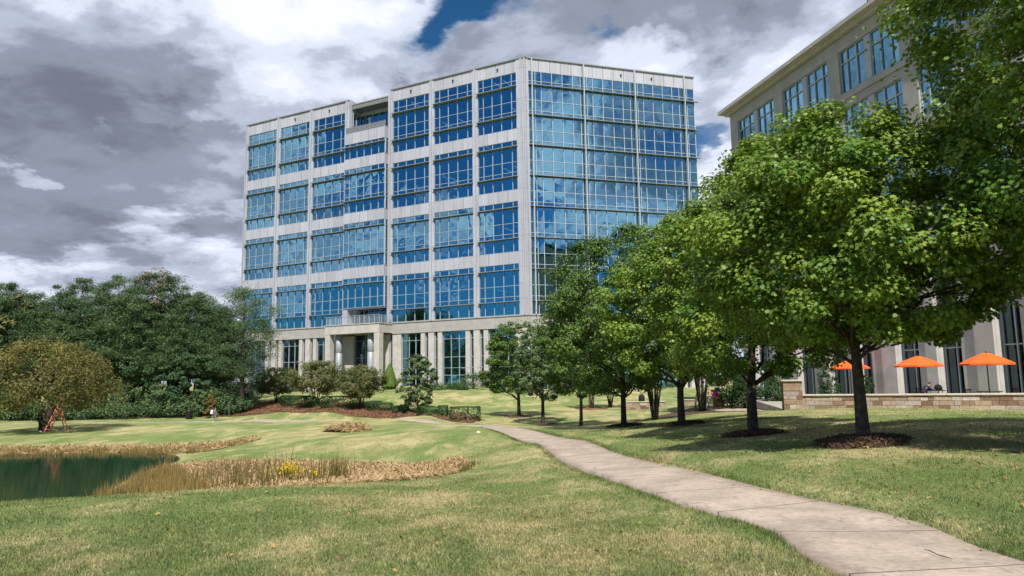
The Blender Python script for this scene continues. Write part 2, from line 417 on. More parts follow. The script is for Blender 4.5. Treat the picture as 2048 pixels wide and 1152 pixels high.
class Frame:                            # facade frame: s along, o outwards, z up
    def __init__(s, P, a, flip=1):
        s.P = np.array([P[0], P[1], 0.0]); s.dv = np.array([math.sin(a), math.cos(a), 0.0])
        s.n = np.array([s.dv[1], -s.dv[0], 0.0]) * flip
    def w(s, a, o, z): return s.P + s.dv * a + s.n * o + np.array([0, 0, z])
WORLD = Frame((0, 0), R(90)); WORLD.n = np.array([0, 1.0, 0]); WORLD.dv = np.array([1.0, 0, 0])

class MB:
    def __init__(s, fr=WORLD): s.V = []; s.F = []; s.fr = fr; s.T = []; s.UV = []
    def box(s, a0, a1, o0, o1, z0, z1, tint=0.5):
        b = len(s.V)
        for z in (z0, z1):
            for (a, o) in ((a0, o0), (a1, o0), (a1, o1), (a0, o1)): s.V.append(s.fr.w(a, o, z)); s.T.append(tint)
        for f in ((0, 3, 2, 1), (4, 5, 6, 7), (0, 1, 5, 4), (1, 2, 6, 5), (2, 3, 7, 6), (3, 0, 4, 7)): s.F.append([b + i for i in f])
        return s
    def prism(s, pts, z0, z1):
        b = len(s.V); n = len(pts)
        for z in (z0, z1):
            for p in pts: s.V.append(np.array([p[0], p[1], z])); s.T.append(0.5)
        s.F.append([b + i for i in range(n)][::-1]); s.F.append([b + n + i for i in range(n)])
        for i in range(n): j = (i + 1) % n; s.F.append([b + i, b + j, b + n + j, b + n + i])
        return s
    def pane(s, a0, a1, z0, z1, o):
        b = len(s.V)
        ta, tz = rnd.gauss(0, .006), rnd.gauss(0, .005)      # no two panes hang quite true
        for (a, z) in ((a0, z0), (a1, z0), (a1, z1), (a0, z1)): s.V.append(s.fr.w(a, o + ta * (a - (a0 + a1) / 2) + tz * (z - (z0 + z1) / 2), z)); s.T.append(0.5)
        s.F.append([b, b + 1, b + 2, b + 3]); s.UV += [(0.001, 0.001), (0.999, 0.001), (0.999, 0.999), (0.001, 0.999)]
    def tube(s, pts, rad, n=8, cap=True):
        pts = [np.array(p, float) for p in pts]; b = len(s.V)
        ref = None
        for i, p in enumerate(pts):
            d = pts[min(i + 1, len(pts) - 1)] - pts[max(i - 1, 0)]
            d = d / (np.linalg.norm(d) + 1e-9)
            if ref is None:
                ref = np.array([1.0, 0, 0]) if abs(d[0]) < 0.8 else np.array([0, 1.0, 0])
            u = np.cross(d, ref); u /= np.linalg.norm(u) + 1e-9; w = np.cross(u, d); ref = np.cross(d, u) * -1 if False else ref
            r = rad[i] if hasattr(rad, '__len__') else rad
            for k in range(n):
                a = 2 * math.pi * k / n; s.V.append(p + (u * math.cos(a) + w * math.sin(a)) * r); s.T.append(0.5)
        for i in range(len(pts) - 1):
            for k in range(n):
                k2 = (k + 1) % n
                s.F.append([b + i * n + k, b + i * n + k2, b + (i + 1) * n + k2, b + (i + 1) * n + k])
        if cap:
            s.F.append([b + k for k in range(n)][::-1]); s.F.append([b + (len(pts) - 1) * n + k for k in range(n)])
        return s
    def lathe(s, c, prof, n=16):        # prof: (radius, z)
        b = len(s.V)
        for (r, z) in prof:
            for k in range(n):
                a = 2 * math.pi * k / n; s.V.append(np.array([c[0] + r * math.cos(a), c[1] + r * math.sin(a), c[2] + z])); s.T.append(0.5)
        for i in range(len(prof) - 1):
            for k in range(n):
                k2 = (k + 1) % n; s.F.append([b + i * n + k, b + i * n + k2, b + (i + 1) * n + k2, b + (i + 1) * n + k])
        s.F.append([b + k for k in range(n)][::-1]); s.F.append([b + (len(prof) - 1) * n + k for k in range(n)])
        return s
    def build(s, name, mat, parent=None, smooth=False, label=None, bevel=0.0):
        me = bpy.data.meshes.new(name)
        og = origin_of(parent)
        me.from_pydata([tuple(v - og) for v in s.V], [], s.F)
        if smooth: me.polygons.foreach_set('use_smooth', [True] * len(me.polygons))
        if s.UV and len(s.UV) == len(me.loops):
            l = me.uv_layers.new(name='UVMap'); l.data.foreach_set('uv', np.array(s.UV, np.float32).ravel())
        if len(set(s.T)) > 1:
            a = me.attributes.new('tint', 'FLOAT', 'POINT'); a.data.foreach_set('value', np.array(s.T, np.float32))
        me.update()
        o = link(name, me, mat, parent)
        if bevel:
            bv = o.modifiers.new('bevel', 'BEVEL'); bv.width = bevel; bv.segments = 2
        if label: o['label'] = label
        return o

def poly_mesh(name, V, k, tint, mat, parent=None):      # V (n*k,3): n separate k-gons
    V = np.asarray(V, np.float32).reshape(-1, 3) - origin_of(parent).astype(np.float32)
    nv = len(V); n = nv // k
    me = bpy.data.meshes.new(name)
    me.vertices.add(nv); me.vertices.foreach_set('co', V.ravel())
    me.loops.add(nv); me.loops.foreach_set('vertex_index', np.arange(nv, dtype=np.int32))
    me.polygons.add(n); me.polygons.foreach_set('loop_start', np.arange(0, nv, k, dtype=np.int32))
    a = me.attributes.new('tint', 'FLOAT', 'POINT'); a.data.foreach_set('value', np.repeat(np.asarray(tint, np.float32), k))
    me.update(calc_edges=True)
    return link(name, me, mat, parent)

STAR = np.array([(0, -0.5, 0), (0.16, -0.22, 0.02), (0.46, -0.30, -0.06), (0.30, 0.02, 0.02), (0.48, 0.22, -0.06), (0.20, 0.20, 0.03), (0, 0.55, -0.08),
                 (-0.20, 0.20, 0.03), (-0.48, 0.22, -0.06), (-0.30, 0.02, 0.02), (-0.46, -0.30, -0.06), (-0.16, -0.22, 0.02)])
OVAL = np.array([(0, -0.5, 0), (0.30, -0.05, 0.06), (0, 0.5, -0.05), (-0.30, -0.05, 0.06)])
NEEDLE = np.array([(-0.07, -0.5, 0), (0.07, -0.5, 0), (0.05, 0.5, 0.05), (-0.05, 0.5, 0.05)])
BLADE = np.array([(-0.5, 0, 0), (0.5, 0, 0), (0.0, 1.0, 0)])
def unit(a): return a / (np.linalg.norm(a, axis=1, keepdims=True) + 1e-9)
def leaf_verts(C, N, size, tmpl, rg):
    n = len(C); N = unit(N)
    ref = unit(rg.normal(size=(n, 3)))
    T = unit(np.cross(N, ref)); B = np.cross(N, T)
    sz = np.asarray(size).reshape(-1, 1, 1)
    V = C[:, None, :] + sz * (T[:, None, :] * tmpl[None, :, 0:1] + B[:, None, :] * tmpl[None, :, 1:2] + N[:, None, :] * tmpl[None, :, 2:3])
    return V.reshape(-1, 3)

# ------------------------------------------------------------------ terrain
WATER_Z = -2.0
ctl = [tuple(at(*p)) for p in (
    (1945, 1152, 6.1), (1677, 1047, 8.9), (1500, 1000, 10.6), (1375, 967, 12.8), (1246, 930, 16.5), (1138, 890, 25), (1078, 875, 31), (950, 850, 46),
    (0, 1010, 12), (250, 988, 14), (450, 978, 15.5), (640, 970, 17), (930, 960, 18), (640, 1030, 10.7), (1000, 1030, 10.4), (300, 1060, 9), (1000, 1100, 7.4), (640, 1100, 7.6), (200, 1120, 7.3),
    (600, 948, 25), (780, 945, 25), (900, 940, 23.5), (600, 925, 29), (850, 928, 27), (450, 955, 25),
    (640, 880, 36), (640, 850, 50), (850, 870, 34), (850, 850, 44), (700, 864, 42), (560, 870, 42), (400, 870, 47), (400, 845, 60), (250, 860, 53), (250, 845, 62), (1000, 900, 25),
    (0, 890, 43), (250, 886, 44), (450, 886, 42), (520, 880, 42), (330, 935, 31), (440, 906, 37), (270, 968, 26), (430, 935, 28), (500, 900, 36),
    (660, 843, 68), (560, 842, 76), (480, 842, 82), (425, 842.5, 85), (0, 849, 72), (200, 844, 80), (85, 863, 52),
    (100, 838, 88), (250, 832, 92), (450, 815, 98), (500, 828, 90),
    (930, 843, 58), (850, 830, 64), (700, 818, 76), (600, 813, 84), (800, 843, 66), (700, 840, 72), (905, 777, 93), (700, 781, 106), (560, 787, 116), (960, 780, 93), (1057, 782, 95),
    (1150, 800, 85), (1300, 775, 105), (1290, 820, 70), (1420, 815, 66), (1310, 840, 46), (1405, 823, 54),
    (1722, 885, 15), (1505, 870, 22), (1365, 850, 30), (1250, 853, 40), (1163, 852, 48), (1085, 848, 55), (1037, 833, 62),
    (1590, 818, 34), (2040, 821, 30), (2048, 900, 13), (2048, 1000, 9), (1800, 1000, 9.8), (1600, 835, 27))]
ctl += [(0, 0, 0), (-6, 3, 0.05), (6, 3, 0.02), (-12, 7, -0.05), (0, -12, 0.2), (14, -6, 0.5), (-25, -10, -0.3), (13, 9, 0.45), (-20, 11, -0.7),
        (-20, 30, -3.0), (-30, 29, -3.1), (-45, 30, -3.0), (-17, 25, -2.7), (-13, 20, -1.9), (-22, 20, -2.6), (-32, 19, -2.6), (-60, 30, -3.0), (-82, 30, -1.4), (-45, 15, -1.8),
        (20, 42, -0.1), (22, 56, -0.2), (32, 40, 0), (14, 60, -0.7), (-80, 70, -2.0), (-60, 130, 0), (-20, 140, 0.7), (30, 120, 0.6),
        (150, 200, 1), (-150, 200, 0.5), (0, 220, 1), (-150, 60, -1.5), (-120, -60, -0.5), (110, 60, 0.3), (100, -60, 0.5), (0, -70, 0.2), (60, 150, 1)]
ctl = np.array(ctl)
def tps_fit(P):
    n = len(P); S = 30.0
    d = np.linalg.norm(P[:, None, :2] - P[None, :, :2], axis=2) / S
    K = np.where(d > 0, d * d * np.log(d + 1e-12), 0) + np.eye(n) * 0.0015
    A = np.zeros((n + 3, n + 3)); A[:n, :n] = K
    A[:n, n] = 1; A[:n, n + 1:] = P[:, :2] / S; A[n:, :n] = A[:n, n:].T
    return np.linalg.solve(A, np.concatenate([P[:, 2], np.zeros(3)])), S
TW, TS = tps_fit(ctl)
def tps(x, y):
    z = TW[-3] + TW[-2] * x / TS + TW[-1] * y / TS
    for i in range(len(ctl)):
        d2 = ((x - ctl[i, 0]) ** 2 + (y - ctl[i, 1]) ** 2) / TS ** 2
        z = z + TW[i] * 0.5 * d2 * np.log(d2 + 1e-12)
    return z
path_pts = [(5.3, 2.0)] + [tuple(at(*q)[:2]) for q in ((1945, 1152, 6.1), (1677, 1047, 8.9), (1500, 1000, 10.6), (1375, 967, 12.8), (1246, 930, 16.5), (1138, 890, 25), (1078, 874, 31), (950, 850, 46))] + [ (-7.5, 58), tuple(at(660, 843, 68)[:2]), tuple(at(560, 842, 76)[:2]), tuple(at(480, 842, 82)[:2]), tuple(at(380, 842, 85)[:2]),
            tuple(at(200, 844, 80)[:2]), tuple(at(0, 849, 72)[:2]), (-60, 60), (-80, 45)]
def spline(pts, step):
    P = np.array(pts, float); P = np.vstack([2 * P[0] - P[1], P, 2 * P[-1] - P[-2]]); o = []
    for i in range(1, len(P) - 2):
        n = max(2, int(np.linalg.norm(P[i + 1] - P[i]) / step))
        t = np.linspace(0, 1, n, endpoint=False)[:, None]
        o.append(0.5 * ((2 * P[i]) + (P[i + 1] - P[i - 1]) * t + (2 * P[i - 1] - 5 * P[i] + 4 * P[i + 1] - P[i + 2]) * t ** 2 + (-P[i - 1] + 3 * P[i] - 3 * P[i + 1] + P[i + 2]) * t ** 3))
    return np.vstack(o + [P[-2:-1]])
PATH = spline(path_pts, 0.35)
PHW = 0.84
def path_dist(x, y):
    x = np.atleast_1d(x); y = np.atleast_1d(y)
    d = np.full(x.shape, 1e9)
    for p in PATH: d = np.minimum(d, (x - p[0]) ** 2 + (y - p[1]) ** 2)
    return np.sqrt(d)
def seg(a, b, h): return list(np.arange(a, b, h))
gx = np.array(seg(-1500, -300, 150) + seg(-300, -130, 20) + seg(-130, -50, 1.5) + seg(-50, -15, 0.6) + seg(-15, 24, 0.28) + seg(24, 60, 1.2) + seg(60, 150, 6) + seg(150, 1501, 135))
gy = np.array(seg(-600, -60, 60) + seg(-60, 2, 3) + seg(2, 40, 0.28) + seg(40, 100, 0.6) + seg(100, 180, 2) + seg(180, 400, 20) + seg(400, 2201, 200))
GX, GY = np.meshgrid(gx, gy, indexing='ij')
zz = tps(GX, GY)
fade = np.clip((np.hypot(GX, GY - 50) - 130) / 90, 0, 1); fade = fade * fade * (3 - 2 * fade)
zz = zz * (1 - fade) + 0.5 * fade
def vnoise(x, y, s, seed):
    a = np.random.default_rng(seed).uniform(0, 6.28, 12); r = 0
    for k in range(6):
        r = r + np.sin(x * s * (0.7 + 0.21 * k) * math.cos(a[k]) * 1.7 + y * s * (0.9 + 0.17 * k) * math.sin(a[k]) * 1.7 + a[k + 6])
    return r / 6
zz += 0.022 * vnoise(GX, GY, 0.55, 3) * np.clip(np.hypot(GX, GY) / 12, 0.2, 1) + 0.008 * vnoise(GX, GY, 3.1, 5)
ZSM = zz.copy()
pm = (np.abs(GX) < 90) & (GY > 0) & (GY < 95)
pd = np.full(GX.shape, 1e3); pd[pm] = path_dist(GX[pm], GY[pm])
sst = np.clip((PHW + 0.34 - pd) / 0.30, 0, 1); sst = sst * sst * (3 - 2 * sst)
zz = zz - 0.075 * sst + 0.05 * np.exp(-((pd - PHW - 0.62) / 0.30) ** 2)
def bil(G, x, y):
    x = np.asarray(x, float); y = np.asarray(y, float)
    i = np.clip(np.searchsorted(gx, x) - 1, 0, len(gx) - 2); j = np.clip(np.searchsorted(gy, y) - 1, 0, len(gy) - 2)
    u = (x - gx[i]) / (gx[i + 1] - gx[i]); v = (y - gy[j]) / (gy[j + 1] - gy[j])
    return G[i, j] * (1 - u) * (1 - v) + G[i + 1, j] * u * (1 - v) + G[i, j + 1] * (1 - u) * v + G[i + 1, j + 1] * u * v
def gz(x, y): return bil(zz, x, y)
def hit(px, py, D, span=0.35):          # where the line of sight meets the ground, nearest to depth D
    d = ray(px, py); ts = np.linspace(D * (1 - span), D * (1 + span), 260) / d[1]
    Q = EYE + ts[:, None] * d; h = Q[:, 2] - bil(ZSM, Q[:, 0], Q[:, 1])
    k = np.where((h[:-1] > 0) & (h[1:] <= 0))[0]
    if len(k) == 0: return at(px, py, D)
    k = k[np.argmin(np.abs(Q[k, 1] - D))]; f = h[k] / (h[k] - h[k + 1])
    return Q[k] * (1 - f) + Q[k + 1] * f
def on(px, py, D):                      # a point of the ground under a pixel near depth D
    p = hit(px, py, D); return (p[0], p[1], float(gz(p[0], p[1])))

def grid_mesh(name, XX, YY, ZZ, mat, mask=None, uv=None):
    ni, nj = XX.shape
    V = np.stack([XX, YY, ZZ], -1).reshape(-1, 3).astype(np.float32)
    idx = np.arange(ni * nj).reshape(ni, nj)
    q = np.stack([idx[:-1, :-1], idx[1:, :-1], idx[1:, 1:], idx[:-1, 1:]], -1).reshape(-1, 4)
    if mask is not None: q = q[mask.reshape(-1)]
    me = bpy.data.meshes.new(name)
    me.vertices.add(len(V)); me.vertices.foreach_set('co', V.ravel())
    me.loops.add(q.size); me.loops.foreach_set('vertex_index', q.ravel().astype(np.int32))
    me.polygons.add(len(q)); me.polygons.foreach_set('loop_start', np.arange(0, q.size, 4, dtype=np.int32))
    me.polygons.foreach_set('use_smooth', np.ones(len(q), bool))
    if uv is not None:
        l = me.uv_layers.new(name='UVMap'); l.data.foreach_set('uv', uv.reshape(-1, 2)[q.ravel()].astype(np.float32).ravel())
    me.update(calc_edges=True)
    if mask is not None:
        import bmesh
        bm_ = bmesh.new(); bm_.from_mesh(me)
        bmesh.ops.delete(bm_, geom=[v for v in bm_.verts if not v.link_faces], context='VERTS'); bm_.to_mesh(me); bm_.free()
    return link(name, me, mat)
tag(grid_mesh('ground', GX, GY, zz, 'lawn'), kind='structure')

# path
d = np.gradient(PATH, axis=0); d /= np.linalg.norm(d, axis=1, keepdims=True); nrm = np.stack([-d[:, 1], d[:, 0]], 1)
cum = np.concatenate([[0], np.cumsum(np.linalg.norm(np.diff(PATH, axis=0), axis=1))])
us = np.array([-1, -0.998, -0.6, -0.2, 0.2, 0.6, 0.998, 1]) * PHW
PX = PATH[:, None, 0] + nrm[:, None, 0] * us; PY = PATH[:, None, 1] + nrm[:, None, 1] * us
PZ = bil(ZSM, PX, PY) * 0.4 + 0.6 * bil(ZSM, PATH[:, 0], PATH[:, 1])[:, None] - 0.012
PZ[:, 0] -= 0.15; PZ[:, -1] -= 0.15
PUV = np.stack([np.broadcast_to(us, PX.shape), np.broadcast_to(cum[:, None], PX.shape)], -1)
tag(grid_mesh('path', PX, PY, PZ, 'concrete', uv=PUV), kind='structure')

# pond
wp = MB(); wp.V = [np.array(p) for p in ((-140, 6, WATER_Z), (-9, 6, WATER_Z), (-9, 44, WATER_Z), (-140, 44, WATER_Z))]; wp.T = [0.5] * 4; wp.F = [[0, 1, 2, 3]]
tag(wp.build('pond_water', 'water'), kind='structure')

def inside(poly, x, y):
    r = np.zeros(x.shape, bool); n = len(poly)
    for i in range(n):
        x0, y0 = poly[i][:2]; x1, y1 = poly[(i + 1) % n][:2]
        c = ((y0 > y) != (y1 > y)) & (x < (x1 - x0) * (y - y0) / (y1 - y0 + 1e-12) + x0); r ^= c
    return r
def drape(name, poly, mat, h=0.25, lift=0.03, rough=0.02, wob=0.25, dome=0.0):
    poly = np.array([p[:2] for p in poly])
    lo, hi = poly.min(0) - 1, poly.max(0) + 1
    xs = np.arange(lo[0], hi[0], h); ys = np.arange(lo[1], hi[1], h)
    XX, YY = np.meshgrid(xs, ys, indexing='ij')
    ZZ = gz(XX, YY) + lift + rough * vnoise(XX, YY, 5, 9)
    cx = (XX[:-1, :-1] + h / 2); cy = (YY[:-1, :-1] + h / 2)
    mk = inside(poly, cx + wob * vnoise(cx, cy, 1.6, 21), cy + wob * vnoise(cx, cy, 1.6, 22))
    if dome:
        c = poly.mean(0); rr = np.abs(poly - c).max(0)
        ZZ += dome * np.clip(1 - ((XX - c[0]) / rr[0]) ** 2 - ((YY - c[1]) / rr[1]) ** 2, 0, 1)
    return grid_mesh(name, XX, YY, ZZ, mat, mk)
bed = [hit(*q) for q in ((440, 826, 92), (490, 806, 94), (560, 802, 92), (640, 806, 86), (760, 813, 78), (870, 824, 68), (966, 840, 58), (940, 846, 55), (900, 843, 58), (800, 837, 66), (700, 832, 74), (600, 826, 82), (500, 830, 86), (440, 834, 88))]
tag(drape('mulch_bed', bed, 'mulch_red', 0.4, 0.05), kind='structure')

# ------------------------------------------------------------------ glass office building
AL, AR, AB = R(-61.95), R(73.05), R(-12.2)
CX, CY = 2.17, 98.0
FL = Frame((CX, CY), AL, -1)            # long face, s runs left from the corner
FR_ = Frame((CX, CY), AR)               # glass face, s runs right
if FL.n[1] > 0: FL.n = -FL.n
if FR_.n[1] > 0: FR_.n = -FR_.n
Z0, PER, FH = 10.4, 8.78, 4.39
G0 = 0.3
LEN_L, LEN_R = 55.3, 27.1
office = thing('office_building', (CX, CY, G0), 'eight storey office block with a blue glass corner front above a pale stone ground floor', 'office building')

def foot(inset=0.0, back=22.0):
    a = FL.w(LEN_L - inset, -inset, 0); c = FL.w(0.2, -inset * 1.1, 0) ; b = FR_.w(LEN_R - inset, -inset, 0)
    b2 = FR_.w(LEN_R - inset, -back, 0); a2 = FL.w(LEN_L - inset, -back, 0)
    return [c[:2], b[:2], b2[:2], a2[:2], a[:2]]

def window(fr, parent, a0, a1, vs, zs, og, glass, fw_=0.068, frame_mat='alu', ops=True, depth=0.10):
    """one window: a sheet of panes with its frame as sub-part; vs / zs are mullion and transom positions"""
    vs = sorted(vs); zs = sorted(zs)
    w = MB(fr)
    for i in range(len(vs) - 1):
        for j in range(len(zs) - 1): w.pane(vs[i], vs[i + 1], zs[j], zs[j + 1], og)
    wo = w.build('window', glass, parent)
    f = MB(fr); h = fw_ / 2
    lo, hi = og - 0.05, og + depth
    for i, v in enumerate(vs):
        f.box(v - h, v + h, lo, hi, zs[0], zs[-1])
    for j, z in enumerate(zs):
        for i in range(len(vs) - 1): f.box(vs[i] + h, vs[i + 1] - h, lo + 0.01, hi - 0.012, z - h * 0.8, z + h * 0.8)
    f.build('frame', frame_mat, wo)
    return wo
def shade_bar(fr, wo, a0, a1, z, o0, o1=0.40):
    s = MB(fr); s.box(a0, a1, o0, o1, z - 0.04, z + 0.04)
    for k in range(5):
        a = a0 + (a1 - a0) * (k + 0.5) / 5
        s.box(a - 0.02, a + 0.02, o0, o1 - 0.1, z - 0.10, z - 0.041)
    return s.build('sunshade', 'alu_grey', wo)
def fracs(a0, a1, fr): return [a0 + (a1 - a0) * f for f in fr]
FR5 = (0, 0.13, 0.39, 0.63, 0.86, 1)

piers = [0.45, 8.1, 15.75, 23.45, 32.2, 39.87, 47.4, 55.1]
# core of the building: dark interior, slabs and ceilings with lights
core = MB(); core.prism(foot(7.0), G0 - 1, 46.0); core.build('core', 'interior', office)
sl = MB()
for k in range(8):
    sl.prism(foot(0.45), Z0 - 0.5 + k * FH, Z0 - 0.15 + k * FH)
sl.prism(foot(0.45), 45.6, 46.2)
sl.build('floor_slab', 'slab', office)
for k in range(8):
    zf = Z0 - 0.15 + k * FH
    for i in range(6):
        a = rnd.uniform(1, 22) if i < 4 else rnd.uniform(33, 54); w_ = rnd.uniform(0.6, 1.6); o = rnd.uniform(-2.0, -0.8)
        pt = MB(FL); pt.box(a, a + w_, o, o + 0.08, zf + .001, zf + rnd.uniform(0.9, 1.6)); pt.build('desk_partition', 'partition', office)
    for i in range(6):
        a = rnd.uniform(0.8, 25.5); w_ = rnd.uniform(0.6, 1.6); o = rnd.uniform(-2.0, -0.8)
        pt = MB(FR_); pt.box(a, a + w_, o, o + 0.08, zf + .001, zf + rnd.uniform(0.9, 1.6)); pt.build('desk_partition', 'partition', office)
    for i in range(4):
        a = 1.5 + rnd.uniform(0, 19); pt = MB(FL); pt.box(a, a + 0.16, -4.2, -1.4, zf + FH - 0.40, zf + FH - 0.36); pt.build('ceiling_light', 'lamp_strip', office)

wall = MB(FL)                            # panel cladding between the windows
lines = MB(FL)                           # dark backing seen in the panel joints
def spandrel(m, fr, a0, a1, z0, z1, o, step=1.55):
    n = max(1, round((a1 - a0) / step)); m.fr = fr
    for i in range(n):
        b0 = a0 + (a1 - a0) * i / n; b1 = a0 + (a1 - a0) * (i + 1) / n
        m.box(b0 + (0.03 if i else 0), b1 - (0.03 if i < n - 1 else 0), o - 0.25, o, z0, z1, rnd.random())
groups = [Z0 + k * PER for k in range(4)]
PH = 0.42
def bay_range(i): return piers[i] + (0.85 if i == 0 else 0.5), piers[i + 1] - 0.42
for i in range(7):
    a0, a1 = bay_range(i)
    if i == 3: continue
    for k, b in enumerate(groups):
        top = b + 7.15 if k < 3 else 45.1
        zs = [b + 0.06, b + 1.9, b + 2.6, b + 4.1, b + 6.27, b + 7.15] + ([45.05] if k == 3 else [])
        wo = window(FL, office, a0, a1, fracs(a0, a1, FR5), zs, -0.16, 'glass')
        for z in (b + 1.9, b + 6.27): shade_bar(FL, wo, a0 - 0.1, a1 + 0.1, z, -0.05)
        if k < 3:
            spandrel(wall, FL, a0 - 0.06, a1 + 0.06, b + 7.15, b + PER, -0.02)
            lines.box(a0 - 0.05, a1 + 0.05, -0.4, -0.12, b + 7.2, b + PER - 0.04)
# centre bay: box bay pushed out, balcony below, terrace on top
BO = 0.9
c0, c1 = 23.95, 31.95
for k, b in enumerate(groups):
    if k == 0: zs = [12.98, b + 4.1, b + 6.27, b + 7.15]; sh = (b + 6.27,)
    elif k < 3: zs = [b + 0.06, b + 1.9, b + 2.6, b + 4.1, b + 6.27, b + 7.15]; sh = (b + 1.9, b + 6.27)
    else: zs = [b + 0.06, b + 1.9, b + 2.5]; sh = (b + 1.9,)
    wo = window(FL, office, c0, c1, fracs(c0, c1, (0, 0.15, 0.33, 0.51, 0.69, 0.87, 1)), zs, BO - 0.16, 'glass')
    for z in sh: shade_bar(FL, wo, c0 - 0.1, c1 + 0.1, z, BO - 0.05, BO + 0.4)
    side = Frame(FL.w(c0 - 0.04, 0, 0)[:2], 0); side.dv = FL.n; side.n = -FL.dv
    window(side, office, 0.0, BO - 0.17, [0.05, BO - 0.22], zs, 0.0, 'glass_dark')
    if k < 3:
        spandrel(wall, FL, c0 - 0.06, c1 + 0.06, b + 7.15, b + PER, BO - 0.02)
        wall.box(c0 - 0.08, c0 + 0.2, -0.3, BO - 0.28, b + 7.15, b + PER)
        wall.box(c1 - 0.2, c1 + 0.08, -0.3, BO - 0.28, b + 7.15, b + PER)
        lines.box(c0 + 0.3, c1 - 0.3, 0.3, BO - 0.15, b + 7.2, b + PER - 0.04)
tz = groups[3] + 2.5
spandrel(wall, FL, c0 - 0.06, c1 + 0.06, tz, tz + 1.75, BO - 0.02)
wall.box(c0 - 0.08, c0 + 0.2, -0.3, BO - 0.28, tz, tz + 1.75); wall.box(c1 - 0.2, c1 + 0.08, -0.3, BO - 0.28, tz, tz + 1.75)
wall.box(c0 - 0.05, c1 + 0.05, -2.9, BO - 0.30, tz + 0.5, tz + 0.8)          # terrace floor
wall.box(c0 - 0.05, c1 + 0.05, -0.3, BO - 0.22, 12.75, 12.97)               # soffit
# recessed top floor behind the terrace
ra = c0 - 0.05; rb = 31.65
wo = window(FL, office, ra, rb, fracs(ra, rb, (0, 0.14, 0.32, 0.5, 0.68, 0.86, 1)), [tz + 0.85, tz + 3.2, tz + 3.85, 45.05], -2.6, 'glass')
spandrel(wall, FL, ra, rb, 45.05, 47.0, -2.5)
sideL = Frame(FL.w(rb + 0.05, 0, 0)[:2], 0); sideL.dv = -FL.n; sideL.n = -FL.dv
window(sideL, office, 0.5, 2.5, [0.7, 1.5, 2.45], [tz + 0.85, tz + 3.2, tz + 3.85, 45.05], 0.06, 'glass')
wall.box(rb + 0.06, rb + 0.3, -2.75, -0.31, 45.06, 47.0); wall.box(rb + 0.06, rb + 0.3, -0.6, -0.31, tz, 45.05)
wall.box(ra - 0.3, ra - 0.02, -2.75, -0.31, tz + 0.5, 47.0)
rl = MB(FL)
for z in (0.35, 0.6, 0.85, 1.1): rl.box(c0 + 0.02, c1 - 0.02, BO - 0.28, BO - 0.24, tz + 1.75 + z - 0.03, tz + 1.75 + z)
for i in range(9):
    a = c0 + 0.1 + (c1 - c0 - 0.2) * i / 8; rl.box(a - 0.03, a + 0.03, BO - 0.235, BO - 0.18, tz + 1.75, tz + 2.9)
rl.box(c0 + 0.05, c1 - 0.05, BO - 0.31, BO - 0.29, tz + 1.8, tz + 2.8)
rl.build('railing', 'alu_grey', office)
# parapet
for i in range(7):
    if i == 3: continue
    spandrel(wall, FL, piers[i] + (0.5 if i else -0.2), piers[i + 1] - 0.40, 45.1, 46.95, -0.02)
    lines.box(piers[i] + 0.5, piers[i + 1] - 0.5, -0.4, -0.12, 45.15, 46.8)
spandrel(wall, FR_, 0.5, LEN_R, 45.1, 46.95, -0.02, 1.62)
lines.fr = FR_; lines.box(0.6, LEN_R - 0.2, -0.4, -0.12, 45.15, 46.8); lines.fr = FL
wall.build('wall', 'panel', office); lines.build('joint_backing', 'panel_dark', office)
cp = MB(FL)
cp.box(-0.35, 23.6, -0.5, 0.16, 46.96, 47.12); cp.box(31.8, LEN_L + 0.2, -0.5, 0.16, 46.96, 47.12); cp.box(23.61, 31.79, -2.9, -2.35, 46.99, 47.13)
cp.box(31.8, 32.3, -2.9, -0.51, 46.98, 47.11); cp.box(23.1, 23.6, -2.9, -0.51, 46.98, 47.11)
cp.fr = FR_; cp.box(-0.1, LEN_R + 0.15, -0.5, 0.16, 46.94, 47.10)
cp.build('coping', 'alu_grey', office)
rf = MB(); rf.prism(foot(0.4), 46.3, 46.5); rf.build('roof', 'roofing', office)
for i, p in enumerate(piers):            # piers with a proud fin down the middle
    a0, a1 = (-0.22, 1.3) if i == 0 else ((p - 0.42, p + 0.5) if i < 7 else (p - 0.42, p + 0.25))
    b_ = Z0
    m = MB(FL); z = b_
    while z < 46.9:
        z1 = min(z + FH / 2, 46.95); m.box(a0, a1, -0.3, 0.06, z + 0.025, z1, rnd.random()); z = z1
    m.box(a0 + 0.03, a1 - 0.03, -0.28, 0.03, b_, 46.9)
    m.box(p - 0.07, p + 0.07, 0.0, 0.30, b_, 46.95)
    if i == 0: m.box(-0.14, -0.03, 0.0, 0.16, b_, 46.93)
    m.build('pilaster', 'panel', office)
m = MB(FR_)
z = Z0
while z < 46.9:
    z1 = min(z + FH / 2, 46.93); m.box(-0.15, 0.55, -0.3, 0.05, z + 0.025, z1); z = z1
m.box(-0.1, 0.5, -0.28, 0.02, Z0, 46.9)
m.build('pilaster', 'panel', office)
for i in (0, 1, 2, 4, 5):
    a, z = (piers[i] + piers[i + 1]) / 2, 46.1
    l = MB(FL); l.box(a - 0.11, a + 0.11, 0.0, 0.18, z - 0.11, z + 0.11); l.box(a - 0.05, a + 0.05, 0.181, 0.26, z - 0.05, z + 0.05); l.build('floodlight', 'dark_grey', office)
for a in (15.0, 20.0):
    l = MB(FR_); l.box(a - 0.11, a + 0.11, 0.0, 0.18, 45.9, 46.12); l.box(a - 0.05, a + 0.05, 0.181, 0.26, 45.95, 46.05); l.build('floodlight', 'dark_grey', office)

